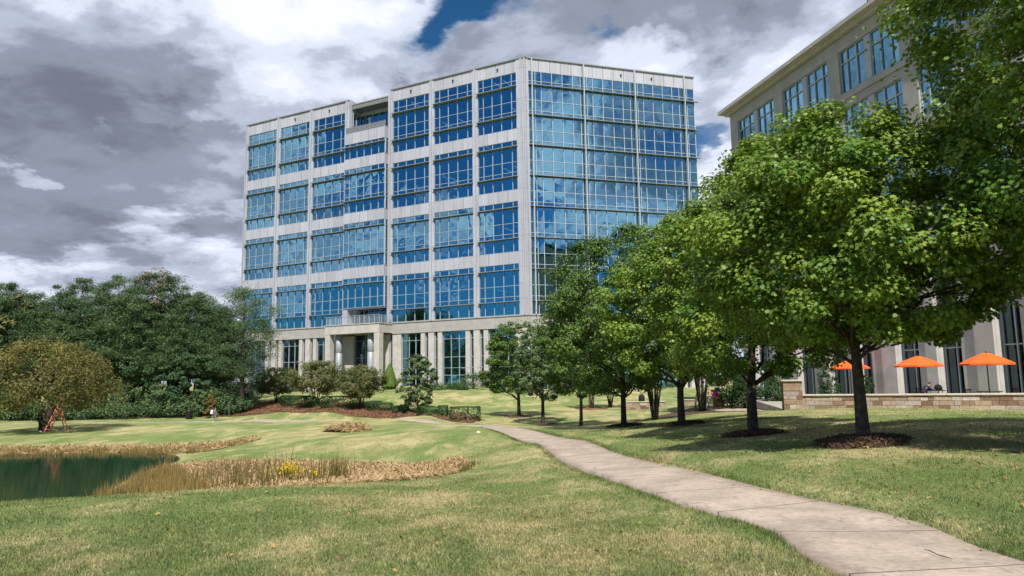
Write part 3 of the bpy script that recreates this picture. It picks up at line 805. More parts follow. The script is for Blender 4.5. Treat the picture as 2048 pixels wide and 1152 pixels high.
# right hand curtain wall: one window per bay and floor
fins = [1.03, 8.95, 17.09, 25.35]
lv = [Z0 + 0.05] + [Z0 + 1.9 + FH * k for k in range(8)] + [45.1]
bays = [(0.58, 1.03, [0.58, 1.03])]
for a, b in zip(fins, fins[1:] + [LEN_R]):
    vs = [a, a + 0.57] + [x for x in (a + 1.5, a + 3.1, a + 4.7, a + 6.3, a + 7.5) if x < b - 0.2] + [b]
    if b == LEN_R: vs = [a, a + 0.57, b]
    bays.append((a, b, vs))
bays = bays[1:]; bays[0] = (0.58, bays[0][1], [0.58] + bays[0][2])
for (a, b, vs) in bays:
    for k in range(len(lv) - 1):
        z0, z1 = lv[k], lv[k + 1]
        zs = [z0, z1] if k == 0 else [z0, z0 + 0.65, z1] if k == 8 else [z0, z0 + 0.65, z0 + 2.18, z1]
        window(FR_, office, a, b, vs, zs, -0.12, 'glass', 0.062, 'alu_bright')
for k in range(1, 9):
    s = MB(FR_); z = lv[k]
    s.box(0.56, LEN_R + 0.55, 0.0, 0.40, z - 0.04, z + 0.04)
    for q in range(16): a = 1.0 + q * 1.7; s.box(a - 0.02, a + 0.02, 0.0, 0.3, z - 0.10, z - 0.041)
    s.build('sunshade', 'alu_grey', office)
for a in fins:
    s = MB(FR_); s.box(a - 0.05, a + 0.05, 0.02, 0.46, Z0, 46.9); s.build('fin', 'alu_bright', office)
ew = MB(FR_); ew.box(LEN_R + 0.02, LEN_R + 0.10, -22, -0.1, G0 - 1, 46.9); ew.fr = FL; ew.box(LEN_L + 0.03, LEN_L + 0.12, -22, -0.3, G0 - 1, 46.9)
ew.build('end_wall', 'panel', office)
# stone ground floor
base = MB(FL)
base.box(-0.25, 22.93, -0.5, 0.10, 8.7, Z0 - 0.12); base.box(33.42, LEN_L + 0.1, -0.5, 0.10, 8.7, Z0 - 0.12); base.box(22.94, 33.41, -0.5, 0.02, 8.85, Z0 - 0.14)
base.box(-0.28, 22.93, -0.5, 0.2, Z0 - 0.119, Z0 + 0.04); base.box(33.42, LEN_L + 0.12, -0.5, 0.2, Z0 - 0.119, Z0 + 0.04)
base.fr = FR_; base.box(-0.12, LEN_R + 0.1, -0.5, 0.09, 8.7, Z0 - 0.12); base.box(-0.15, LEN_R + 0.12, -0.5, 0.19, Z0 - 0.121, Z0 + 0.035)
base.build('stone_band', 'stone_beige', office)
def stone_pier(fr, a0, a1, o=0.0):
    m = MB(fr); z = G0 - 1.2
    for z0, z1 in ((G0 - 1.5, 3.4), (3.44, 8.698)): m.box(a0, a1, -0.7, o, z0, z1)
    m.box(a0 + 0.02, a1 - 0.02, -0.68, o - 0.03, 3.39, 3.45)
    return m.build('stone_pier', 'stone_pale', office)
GZ = [G0 - 0.4, 2.4, 3.45, 5.0, 7.6, 8.68]
def ground_bay(fr, c, c2):
    stone_pier(fr, c - 0.5, c + 0.5, 0.02)
    for sgn in (-1, 1):
        a = sorted((c + sgn * 0.5, c + sgn * 1.13)); window(fr, office, a[0], a[1], [a[0] + .03, a[1] - .03], GZ, -0.4, 'glass_dark')
        b = sorted((c + sgn * 1.13, c + sgn * 1.85)); stone_pier(fr, b[0], b[1])
for i, c in enumerate((8.2, 15.9, 39.87, 47.4)):
    ground_bay(FL, c, None)
for a0, a1 in ((2.0, 6.35), (10.05, 14.05), (17.75, 21.3), (34.6, 38.0), (41.72, 45.55), (49.25, 53.2)):
    window(FL, office, a0, a1, fracs(a0, a1, (0, .31, .65, 1)), GZ, -0.4, 'glass_dark' if a0 > 30 else 'glass')
stone_pier(FL, -0.2, 2.0, 0.02); stone_pier(FL, 21.3, 22.2); stone_pier(FL, 33.6, 34.6); stone_pier(FL, 53.2, 55.3, 0.02)
for c in (8.95, 17.09, 25.0):
    ground_bay(FR_, c, None)
for a0, a1 in ((1.2, 7.1), (10.8, 15.24), (18.94, 23.15)):
    window(FR_, office, a0, a1, fracs(a0, a1, (0, .25, .5, .75, 1)), GZ, -0.4, 'glass')
stone_pier(FR_, -0.1, 1.2, 0.01)
# entrance portico with its balcony
PO = 3.1
port = MB(FL)
port.box(22.94, 33.41, PO - 1.0, PO, 8.85, 10.15); port.box(22.94, 23.9, 0.03, PO - 1.001, 8.85, 10.15); port.box(32.45, 33.41, 0.03, PO - 1.001, 8.85, 10.15)
port.box(23.91, 32.44, 0.03, PO - 1.001, 9.6, 10.0); port.box(22.86, 33.49, 0.21, PO + 0.09, 10.151, 10.28)
po = port.build('portico', 'stone_pale', office)
for a in (22.96, 32.4):
    q = MB(FL); q.box(a, a + 0.98, PO - 0.98, PO - 0.03, G0 - 1.5, 3.4); q.box(a, a + 0.98, PO - 0.98, PO - 0.03, 3.44, 8.849); q.box(a + .02, a + 0.96, PO - 0.96, PO - 0.06, 3.39, 3.45)
    q.build('pillar', 'stone_pale', po)
for a in (31.5, 25.35):
    c = FL.w(a, 2.0, 0); q = MB(); q.lathe((c[0], c[1], 0), [(0.5, G0 - 1.2), (0.5, 6.0), (0.47, 6.03), (0.5, 6.06), (0.5, 8.849)], 24); q.build('column', 'metal_column', po, True)
rl = MB(FL)
for i in range(9):
    z = 10.36 + i * 0.125
    rl.box(23.0, 33.3, PO - 0.16, PO - 0.13, z, z + 0.035); rl.fr = FL
    rl.box(23.0, 23.03, 0.3, PO - 0.161, z, z + 0.035)
for i in range(12): a = 23.02 + i * (10.2 / 11); rl.box(a - 0.03, a + 0.03, PO - 0.129, PO - 0.07, 10.28, 11.46)
for o in (0.9, 1.7, 2.5): rl.box(22.95, 22.999, o - .03, o + .03, 10.28, 11.46)
rl.box(22.95, 33.35, PO - 0.2, PO - 0.05, 11.461, 11.51)
rl.build('railing', 'alu', po)
# entrance wall behind and balcony room above
window(FL, office, 24.9, 30.4, fracs(24.9, 30.4, (0, .2, .55, .62, 1)), [G0 - .4, 2.6, 5.3, 7.9, 8.8], -0.4, 'glass_dark')
stone_pier(FL, 22.2, 22.9, -0.02); stone_pier(FL, 23.5, 24.9, -0.02); stone_pier(FL, 30.4, 33.6, -0.02)
window(FL, office, 22.9, 23.5, [22.93, 23.47], GZ, -0.4, 'glass_dark')
window(FL, office, 24.2, 30.7, fracs(24.2, 30.7, (0, .18, .36, .55, .73, .88, 1)), [10.2, 11.9, 12.74], -1.9, 'glass_dark')
q = MB(FL); q.box(30.7, 31.9, -2.1, -0.7, 10.2, 12.74); q.box(23.2, 24.2, -2.1, -0.31, 10.2, 12.74); q.box(31.1, 31.85, -0.69, 0.75, 10.0, 12.74); q.box(23.0, 32.4, -2.2, -0.51, 9.9, 10.19)
q.build('balcony_wall', 'panel', office)

# ------------------------------------------------------------------ stone building on the right
SX, SY = 20.83, 66.0
FB = Frame((SX, SY), AB, 1)             # s negative runs towards the viewer
if FB.n[0] > 0: FB.n = -FB.n
stone = thing('stone_building', (SX, SY, 0), 'pale stone building with paired blue windows and a wide flat cornice beside the maples', 'building')
SL = -46.0
w = MB(FB)
tops = [25.05, 20.7, 16.35, 12.0]
wins = [(-1.3 - 7.2 * i - 5.9, -1.3 - 7.2 * i) for i in range(6)]
edges = [0.0] + [x for ab in wins for x in (ab[1], ab[0])] + [SL]
for i in range(0, len(edges) - 1, 2): w.box(edges[i + 1], edges[i], -0.6, 0.0, 7.9, 26.0)
for k, tp in enumerate(tops):
    hi = 26.0 if k == 0 else tops[k - 1] - 3.2
    for (a0, a1) in wins: w.box(a0, a1, -0.6, -0.004, tp, hi)
    
for (a0, a1) in wins: w.box(a0, a1, -0.6, -0.004, 7.9, tops[-1] - 3.2)
w.box(SL, 0.0, -18, -0.61, 25.9, 26.05); w.box(-0.6, -0.005, -18, -0.61, -0.6, 25.89)
w.build('wall', 'stone_beige', stone)
c = MB(FB); c.box(SL, 0.75, -1.0, 0.85, 26.30, 26.60); c.box(SL, 0.35, -0.7, 0.35, 26.051, 26.299); c.box(SL, 0.6, -18, -1.001, 26.31, 26.59)
c.build('cornice', 'stone_pale', stone)
for z in (21.45, 17.1, 12.75, 8.4):
    c = MB(FB); c.box(SL, 0.12, 0.0, 0.14, z - 0.16, z + 0.12); c.build('string_course', 'stone_beige', stone)
for k, tp in enumerate(tops):
    for (a0, a1) in wins:
        mid = (a0 + a1) / 2
        wo = window(FB, stone, a0, a1, [a0 + .04, a0 + 0.75, a0 + 1.75, mid - 0.32, mid + 0.32, a1 - 1.75, a1 - 0.75, a1 - .04], [tp - 3.18, tp - 0.95, tp - 0.02], -0.22, 'glass', 0.09)
        q = MB(FB); q.box(mid - 0.30, mid + 0.30, -0.2, -0.06, tp - 3.15, tp - 0.04); q.build('mullion_panel', 'panel', wo)
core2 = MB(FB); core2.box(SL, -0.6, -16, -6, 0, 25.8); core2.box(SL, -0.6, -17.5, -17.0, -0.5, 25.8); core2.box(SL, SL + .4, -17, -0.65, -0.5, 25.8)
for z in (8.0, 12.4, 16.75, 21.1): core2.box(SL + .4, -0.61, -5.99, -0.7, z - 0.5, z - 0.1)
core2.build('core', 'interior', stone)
ped = [(-2.2, -0.1), (-6.2, -4.3), (-8.5, -7.1), (-12.4, -10.4), (-15.7, -14.3), (-19.3, -16.9), (-22.7, -21.1), (-26.8, -24.4), (-30.1, -28.4), (-34, -31.6), (-37.4, -35.8), (-46, -39)]
for a0, a1 in ped:
    q = MB(FB); q.box(a0, a1, -0.9, 0.0, -0.6, 7.899); q.box(a0 + 0.02, (a0 + a1) / 2 + 0.1, 0.0, 0.16, -0.6, 7.7)
    q.build('pier', 'stone_pale', stone)
for (x0, x1), (y0, y1) in zip(ped, ped[1:]):
    window(FB, stone, y1, x0, [y1 + .05, y1 + (x0 - y1) * .45, x0 - .05], [-0.3, 3.15, 5.5, 7.88], -0.5, 'glass_black', 0.09)

# terrace in front of it
WL, WR = np.array(at(1592, 806, 33.5)[:2]), np.array([27.5, 27.6])
ter = MB(); 
e1 = FB.w(-0.5, -0.6, 0); e2 = FB.w(-44, -0.6, 0)
tl = WL + np.array([0.0, 0.5]); tr_ = WR + np.array([0, 0.5])
ter.prism([tl, tr_, (36, 27), (33, 32), e1[:2] - np.array([2.5, 4])], -1.5, -0.02)
tag(ter.build('terrace', 'terrace_pavers'), kind='structure')
def rubble_wall(name, p, q, z0, z1, thick, label, cat, rows, seed, cap=0.07, overhang=0.07, group=None):
    rg = random.Random(seed)
    p, q = np.array(p, float), np.array(q, float); L = np.linalg.norm(q - p)
    fr = Frame(p, math.atan2(q[0] - p[0], q[1] - p[1]))
    if fr.n[1] > 0: fr.n = -fr.n
    t = thing(name, (p[0], p[1], z0), label, cat, group)
    m = MB(fr); m.box(0.02, L - 0.02, -thick + .03, -0.035, z0 - 0.4, z1 - cap, 0.1)
    z = z0 - 0.3; hh = (z1 - cap - z0) / rows
    while z < z1 - cap - 0.02:
        h = min(hh * rg.uniform(0.8, 1.3), z1 - cap - z)
        if z1 - cap - z - h < 0.06: h = z1 - cap - z
        a = 0.0
        while a < L - 0.01:
            w_ = min(rg.uniform(0.16, 0.75), L - a)
            if L - a - w_ < 0.12: w_ = L - a
            for f0, f1 in ((-0.03, 0), (-thick, -thick + 0.03)):
                m.box(a + 0.006, a + w_ - 0.006, f0 if f0 < -0.1 else -0.034, f1 + rg.uniform(-0.012, 0.014), z + 0.006, z + h - 0.006, rg.random())
            a += w_
        z += h
    m.build('stonework', 'rubble', t)
    c = MB(fr); a = 0.0
    while a < L - 0.01:
        w_ = min(rg.uniform(1.0, 1.6), L - a + .02); c.box(a + .004 - (overhang if a == 0 else 0), a + w_ - 0.004, -thick - overhang, overhang, z1 - cap + 0.002, z1, 0.5); a += w_
    c.build('cap', 'cap_stone', t, bevel=0.012)
    return t
rubble_wall('stone_wall', WL, WR, 0.08, 0.78, 0.45, 'low brown stone seat wall with pale cap in front of the orange umbrellas', 'wall', 4, 3)
pl = np.array(at(1568, 806, 33.4)[:2]); pr = np.array(at(1607, 806, 33.2)[:2])
rubble_wall('stone_pillar', pl, pr, 0.05, 1.45, 0.9, 'square brown stone pier with a cap at the left end of the terrace wall', 'pillar', 7, 5)
lw1 = at(1252, 822, 69); lw2 = at(1331, 822, 69); lw3 = at(1366, 822, 68); lw4 = at(1391, 822, 67.5)
rubble_wall('stone_wall', lw1[:2], lw2[:2], float(gz(*lw1[:2])), float(gz(*lw1[:2])) + 0.8, 0.5, 'short grey stone wall behind the multi-stemmed tree on the far lawn', 'wall', 4, 8)
rubble_wall('stone_wall', lw3[:2], lw4[:2], float(gz(*lw3[:2])), float(gz(*lw3[:2])) + 0.85, 0.5, 'stub of grey stone wall beside the colourful play set', 'wall', 4, 9)

# ------------------------------------------------------------------ trees and shrubs
def crown_points(rg, n, H0, H1, Rr, low=0.38, seedv=0.0, shell=0.62, lobes=0.22):
    """points in an egg-shaped crown between heights H0 and H1, pushed towards its skin; outline broken by lobes"""
    ph = rg.uniform(0, 6.28, 8); out_ = []
    while len(out_) < n:
        k = n * 2
        t = rg.uniform(0, 1, k); a = rg.uniform(0, 2 * math.pi, k)
        prof = np.where(t < low, np.sqrt(np.clip(1 - ((low - t) / low) ** 2 * 0.75, 0, 1)), np.sqrt(np.clip(1 - ((t - low) / (1 - low)) ** 2, 0, 1)))
        lob = 1 + lobes * (0.5 * np.sin(2 * a + ph[0] + 5 * t) + 0.4 * np.sin(3 * a + ph[1] - 7 * t) + 0.45 * np.sin(5 * a + ph[2] + 11 * t))
        keep = rg.uniform(0, 1, k) < prof ** 1.2 + 0.08
        u = np.where(rg.uniform(0, 1, k) < shell, rg.uniform(0.80, 1.0, k), np.sqrt(rg.uniform(0.05, 0.8, k)))
        r = prof * lob * u * Rr
        P = np.stack([r * np.cos(a), r * np.sin(a), H0 + (H1 - H0) * t], 1)
        out_ += list(P[keep])
    return np.array(out_[:n])
def clump_leaves(rg, C, rc, per, flat=0.6, upb=0.55, rad=0.6, rand=0.55, centre=None):
    n = len(C); rc = np.asarray(rc) * np.ones(n)
    dirs = unit(rg.normal(size=(n * per, 3))); u = rg.uniform(0.25, 1, n * per) ** 0.5
    off = dirs * u[:, None] * np.repeat(rc, per)[:, None]; off[:, 2] *= flat
    P = np.repeat(C, per, 0) + off
    rd = P - (centre if centre is not None else 0); 
    N = dirs * rad + np.array([0, 0, upb]) + unit(rg.normal(size=(n * per, 3))) * rand + unit(rd) * 0.35
    return P, N
def limb_pts(rg, a, b, n=4, sag=0.12):
    a = np.array(a, float); b = np.array(b, float); L = np.linalg.norm(b - a)
    return [a + (b - a) * t + np.array([0, 0, sag * L * math.sin(math.pi * t)]) + rg.normal(size=3) * 0.03 * L * (0 < t < 1) for t in np.linspace(0, 1, n)]
def maple(px, py, D, H, Rr, zb, label, seed, clumps=170, per=150, leaf=0.12, star=True, mat='leaf_maple', tr=0.16, lean=(0, 0), loc=None, name='maple_tree', group='maples along the path', yellow=0.0, low=0.36):
    rg = np.random.default_rng(seed)
    p = loc if loc is not None else on(px, py, D)
    t = thing(name, (p[0], p[1], p[2]), label, 'tree', group)
    P0 = np.array(p)
    C = crown_points(rg, clumps, zb, H - 0.25, Rr * 0.92, low, shell=0.72, lobes=0.24)
    C[:, 0] += lean[0] * C[:, 2] / H; C[:, 1] += lean[1] * C[:, 2] / H
    tk = MB(); n = 7; th = H * 0.80
    tp = [np.array([lean[0] * f * f * 0.8 + 0.05 * math.sin(3 * f + seed), lean[1] * f * f * .8 + 0.05 * math.cos(2.6 * f + seed), th * f - 0.1]) for f in np.linspace(0, 1, n)]
    rr = [tr * 1.35 if f == 0 else tr * (1 - 0.85 * f) for f in np.linspace(0, 1, n)]; tp.insert(1, tp[0] + np.array([0, 0, 0.28])); rr.insert(1, tr * 1.02)
    tk.tube([P0 + q for q in tp], rr, 12)
    sel = rg.permutation(clumps)[:26]
    for i in sel:
        c = C[i]; zh = min(max(zb * 0.75, c[2] - 0.55 * math.hypot(c[0], c[1])), th * 0.9); f = zh / th
        a = np.array([lean[0] * f * f * 0.8, lean[1] * f * f * .8, zh])
        tk.tube([P0 + q for q in limb_pts(rg, a, c * 0.96 + a * 0.04, 5, 0.10)], list(np.linspace(tr * 0.36 * (1.15 - f), 0.012, 5)), 6)
    for i in rg.permutation(clumps)[:60]:
        c = C[i]; j = sel[np.argmin(np.linalg.norm(C[sel] - c, axis=1))]
        a = C[j] * 0.7 + np.array([0, 0, C[j][2] * 0.2])
        tk.tube([P0 + q for q in limb_pts(rg, a, c, 3, 0.05)], [0.02, 0.014, 0.006], 4)
    tk.build('trunk', 'bark', t, True)
    rc = rg.uniform(0.70, 1.35, clumps) * Rr * 0.138
    P, N = clump_leaves(rg, C, rc, per, 0.62, 0.62, 0.55, 0.6, np.array([0, 0, H * 0.45]))
    k = int(clumps * per * 0.05); Q = crown_points(rg, k, zb, H, Rr * 0.98, low)          # stray leaves fill between the clumps
    Q[:, 0] += lean[0] * Q[:, 2] / H; Q[:, 1] += lean[1] * Q[:, 2] / H
    P = np.vstack([P, Q]); N = np.vstack([N, unit(rg.normal(size=(k, 3))) + np.array([0, 0, 0.5])])
    ct = np.clip(rg.normal(0.36 + yellow, 0.16, clumps), 0, 1)
    tint = np.clip(np.concatenate([np.repeat(ct, per), np.full(k, 0.3)]) + rg.normal(0, 0.08, len(P)), 0, 1)
    sz = rg.uniform(0.75, 1.25, len(P)) * leaf
    V = leaf_verts(P, N, sz, STAR if star else OVAL, rg) + P0
    poly_mesh('crown', V, 12 if star else 4, tint, mat, t)
    return t
maple(0, 0, 0, 12.0, 4.25, 2.1, 'largest maple nearest the viewer, its leafy boughs filling the upper right corner', 1, 380, 300, 0.092, low=0.5, loc=(11.2, 11.9, float(gz(11.2, 11.9))), yellow=0.0, tr=0.2)
maple(1722, 885, 15, 7.1, 3.15, 2.1, 'broad maple with a thick dark trunk rising from a mulch ring before the stone wall', 2, 260, 300, 0.090, yellow=0.05, tr=0.135)
maple(1505, 870, 22, 9.5, 3.4, 1.9, 'tall maple standing between the thick dark trunk and the trunk with a white spot', 3, 270, 240, 0.100, lean=(1.5, 0))
maple(1365, 850, 30, 8.9, 3.4, 1.9, 'tall maple whose dark trunk has a small white spot', 4, 240, 200, 0.110, yellow=0.02, lean=(0.5, 0))
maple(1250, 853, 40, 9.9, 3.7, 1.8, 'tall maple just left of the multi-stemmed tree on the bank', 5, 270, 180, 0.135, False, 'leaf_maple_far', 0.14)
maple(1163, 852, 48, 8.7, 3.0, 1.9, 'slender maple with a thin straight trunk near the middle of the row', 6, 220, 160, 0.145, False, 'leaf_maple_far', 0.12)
maple(1085, 848, 55, 7.4, 2.3, 1.9, 'greyish maple with a pale trunk, second from the far end of the row', 7, 130, 90, 0.17, False, 'leaf_wood', 0.15, yellow=0.3)
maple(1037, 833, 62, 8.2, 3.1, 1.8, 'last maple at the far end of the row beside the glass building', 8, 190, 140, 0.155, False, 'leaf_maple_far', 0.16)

def rise(px, py, D, ty): p = on(px, py, D); return at(px, ty, p[1])[2] - p[2]
def multistem(px, py, D, H, Rr, zb, label, seed, stems, mat, name, group=None, clumps=90, per=80, leaf=0.16, spread=0.45, bark='bark', tintc=0.4, low=0.45, flat=0.5, sr=0.07):
    rg = np.random.default_rng(seed); p = on(px, py, D); P0 = np.array(p)
    t = thing(name, p, label, 'tree', group)
    C = crown_points(rg, clumps, zb, H - 0.2, Rr * 0.92, low, lobes=0.3)
    tk = MB()
    for i in range(stems):
        a = 2 * math.pi * i / stems + rg.uniform(-.4, .4); q = np.array([math.cos(a), math.sin(a), 0])
        top = q * Rr * spread * rg.uniform(0.7, 1.2) + np.array([0, 0, H * rg.uniform(0.65, 0.85)])
        pts = [P0 + q * 0.10 + np.array([0, 0, -0.1])] + [P0 + q * (0.12 + 0.75 * Rr * spread * f ** 1.3) + np.array([0, 0, top[2] * f]) for f in (0.2, 0.45, 0.7)] + [P0 + top]
        tk.tube(pts, [sr * 1.3, sr, sr * .8, sr * .55, sr * .2], 8)
        for j in range(5):
            c = C[rg.integers(clumps)]; f = rg.uniform(0.45, 0.85); b0 = np.array(pts[2]) * (1 - f) + np.array(pts[4]) * f - P0
            tk.tube([P0 + z for z in limb_pts(rg, b0, c, 4)], [sr * .35, sr * .25, sr * .15, 0.008], 5)
    tk.build('trunk', bark, t, True)
    P, N = clump_leaves(rg, C, rg.uniform(0.7, 1.3, clumps) * Rr * 0.19, per, flat, 0.5, 0.5, 0.7, np.array([0, 0, H * 0.5]))
    tint = np.clip(np.repeat(rg.normal(tintc, 0.22, clumps), per) + rg.normal(0, 0.15, len(P)), 0, 1)
    poly_mesh('crown', leaf_verts(P, N, rg.uniform(.7, 1.3, len(P)) * leaf, OVAL, rg) + P0, 4, tint, mat, t)
    return t
multistem(1310, 840, 46, 6.4, 2.6, 2.1, 'multi-stemmed dark tree fanning out in front of the short grey wall', 21, 6, 'leaf_wood', 'multistem_tree', clumps=100)
multistem(1405, 823, 54, 6.6, 2.6, 2.2, 'multi-stemmed tree in the mulch just left of the colourful play set', 22, 5, 'leaf_wood', 'multistem_tree', clumps=100, sr=0.11)
multistem(1221, 815, 72, 4.2, 1.9, 1.2, 'small shrubby multi-stemmed tree on the far lawn left of the grey wall', 23, 4, 'leaf_wood', 'multistem_tree', clumps=70)
multistem(1183, 818, 76, 6.5, 2.4, 2.0, 'single grey trunked tree in its own round mulch patch on the far lawn', 24, 2, 'leaf_wood', 'lawn_tree', clumps=90, spread=0.2, sr=0.13, bark='bark_pale')
multistem(553, 806, 90, 4.9, 3.0, 1.3, 'crape myrtle with green crown, leftmost of three before the portico', 25, 4, 'leaf_crape', 'crape_myrtle', 'crape myrtles before the portico', 170, 75, 0.20, tintc=0.2, low=0.5, flat=0.65)
multistem(632, 812, 83, 5.2, 2.9, 1.4, 'tallest olive brown crape myrtle between the two long hedges', 26, 4, 'leaf_crape', 'crape_myrtle', 'crape myrtles before the portico', 170, 75, 0.19, tintc=0.5, low=0.5, flat=0.65)
multistem(722, 816, 76, 4.5, 2.5, 1.2, 'round headed olive crape myrtle in front of the right portico column', 27, 3, 'leaf_crape', 'crape_myrtle', 'crape myrtles before the portico', 170, 75, 0.18, tintc=0.45, low=0.45, flat=0.65)
maple(835, 826, 64, 6.0, 2.0, 0.7, 'bushy grey green tree with low branches in the mulch bed', 28, 120, 110, 0.17, False, 'leaf_wood', 0.10, name='small_tree', group=None, yellow=0.25, low=0.4)

def pine(px, py, D, H, Rr, crown_base, label, seed, group=None, mat='leaf_pine', clumps=120, per=230, needle=0.30, tr=0.2, loc=None, low=0.3, tintc=0.4):
    rg = np.random.default_rng(seed); p = loc if loc is not None else on(px, py, D); P0 = np.array(p)
    t = thing('pine_tree', tuple(p), label, 'tree', group)
    tk = MB(); bend = rg.normal(size=2) * 0.25
    pts = [P0 + np.array([bend[0] * f * f, bend[1] * f * f, H * 0.95 * f - 0.1]) for f in np.linspace(0, 1, 7)]
    tk.tube(pts, [tr * 1.2, tr, tr * .85, tr * .7, tr * .5, tr * .3, tr * .08], 9)
    C = crown_points(rg, clumps, crown_base, H, Rr, low, shell=0.55, lobes=0.35)
    for i in range(0, clumps, 4):
        c = C[i]; zh = max(crown_base * .8, c[2] - 0.35 * math.hypot(c[0], c[1])); f = zh / H
        tk.tube([P0 + z for z in limb_pts(rg, (bend[0] * f * f, bend[1] * f * f, min(zh, H * .93)), c, 3, 0.06)], [tr * .25, tr * .15, 0.02], 5)
    tk.build('trunk', 'bark', t, True)
    rc = np.repeat(rg.uniform(0.6, 1.5, clumps) * Rr * 0.135, per)[:, None]
    P = np.repeat(C, per, 0) + np.clip(rg.normal(size=(clumps * per, 3)), -2.2, 2.2) * rc * np.array([1.15, 1.15, 0.62])
    N = unit(rg.normal(size=(clumps * per, 3))) + np.array([0, 0, 0.35])
    tint = np.clip(np.repeat(rg.normal(tintc, 0.2, clumps), per) + rg.normal(0, 0.12, len(P)), 0, 1)
    poly_mesh('crown', leaf_verts(P, N, rg.uniform(.7, 1.3, len(P)) * needle, OVAL * np.array([0.36, 1, 1]), rg) + P0, 4, tint, mat, t)
    return t
gp = 'pines of the dense wood beyond the pond'
lp = 'dark green pine in the dense wood between the pond and the glass building'
PINES = [(8, 838, 104, 571), (60, 838, 112, 590), (100, 838, 108, 574), (148, 836, 112, 557), (190, 836, 108, 582), (222, 835, 116, 553), (262, 834, 110, 556), (296, 833, 118, 541),
         (333, 832, 112, 543), (366, 831, 116, 575), (398, 829, 120, 592), (425, 826, 118, 606), (40, 838, 96, 640), (125, 838, 97, 630), (175, 836, 98, 640), (240, 835, 98, 620), (285, 833, 100, 610), (350, 830, 103, 640), (405, 829, 106, 640), (75, 838, 100, 620), (0, 838, 102, 610), (440, 824, 112, 625), (210, 836, 104, 610), (-40, 838, 104, 560), (-100, 838, 100, 575)]
for i, (px, py, D, ty) in enumerate(PINES):
    p = on(px, py, D); H = at(px, ty, p[1])[2] - p[2]
    pine(px, py, D, H, rnd.uniform(2.3, 3.2), H * rnd.uniform(0.22, 0.42), lp, 100 + i, gp, tr=0.22, clumps=105, tintc=rnd.uniform(0.25, 0.75), low=rnd.uniform(.22, .4))
pine(0, 0, 0, at(484, 579, 92)[2] - gz(*at(484, 790, 92)[:2]), 3.6, 4.6, 'open crowned pine with a bare reddish trunk overlapping the left edge of the glass building', 140, None, loc=(*at(484, 790, 92)[:2], float(gz(*at(484, 790, 92)[:2]))), clumps=100, per=190, tr=0.27, tintc=0.5, low=0.5)
pine(0, 0, 0, at(448, 690, 94)[2] - gz(*at(448, 800, 94)[:2]), 3.0, 1.5, 'lower bushy pine with yellow green boughs left of the bare trunked pine', 141, None, loc=(*at(448, 800, 94)[:2], float(gz(*at(448, 800, 94)[:2]))), clumps=110, tintc=0.75)
# a thin bare-topped tree standing up among the pines
multistem(300, 833, 121, rise(300, 833, 121, 537) + 0.3, 2.6, 13.0, 'thin half bare tree with sparse tan twigs above the pine tops', 150, 2, 'needle_far', 'bare_tree', clumps=80, per=26, leaf=0.22, spread=0.3, bark='bark_pale', sr=0.13)
multistem(30, 838, 108, rise(30, 838, 108, 585), 3.6, 5.0, 'yellowish broadleaf tree at the left edge of the wood', 151, 2, 'leaf_crape', 'broadleaf_tree', clumps=120, per=60, leaf=0.4, spread=0.3, sr=0.18, tintc=0.3)
gs = 'dark broadleaf trees along the front of the wood'
for i, (px, py, D, ty, rr) in enumerate([(205, 836, 93, 700, 3.2), (270, 834, 92, 680, 3.0), (330, 833, 92, 715, 3.0), (380, 832, 94, 680, 3.0), (150, 838, 95, 710, 3.2), (20, 838, 92, 710, 3.4), (-30, 838, 92, 700, 3.4)]):
    p = on(px, py, D); H = at(px, ty, p[1])[2] - p[2]
    multistem(px, py, D, H, rr, 0.8, 'dark leafy broadleaf tree at the front of the wood beyond the pond', 160 + i, 2, 'leaf_wood', 'broadleaf_tree', gs, 120, 110, 0.24, 0.3, tintc=rnd.uniform(0.15, 0.5), flat=0.6, sr=0.14)
# trees beyond the left edge of the view, seen in the glass and the pond
for i, (x, y) in enumerate([(-62, 62), (-72, 74), (-82, 60), (-88, 82), (-76, 92), (-98, 72), (-66, 84), (-108, 64), (-110, 92), (-92, 100), (-70, 52), (-120, 80)]):
    pine(0, 0, 0, rnd.uniform(13, 17), 4.2, 4.5, lp, 180 + i, gp, loc=(x, y, float(gz(x, y))), clumps=90, per=60, needle=0.75)

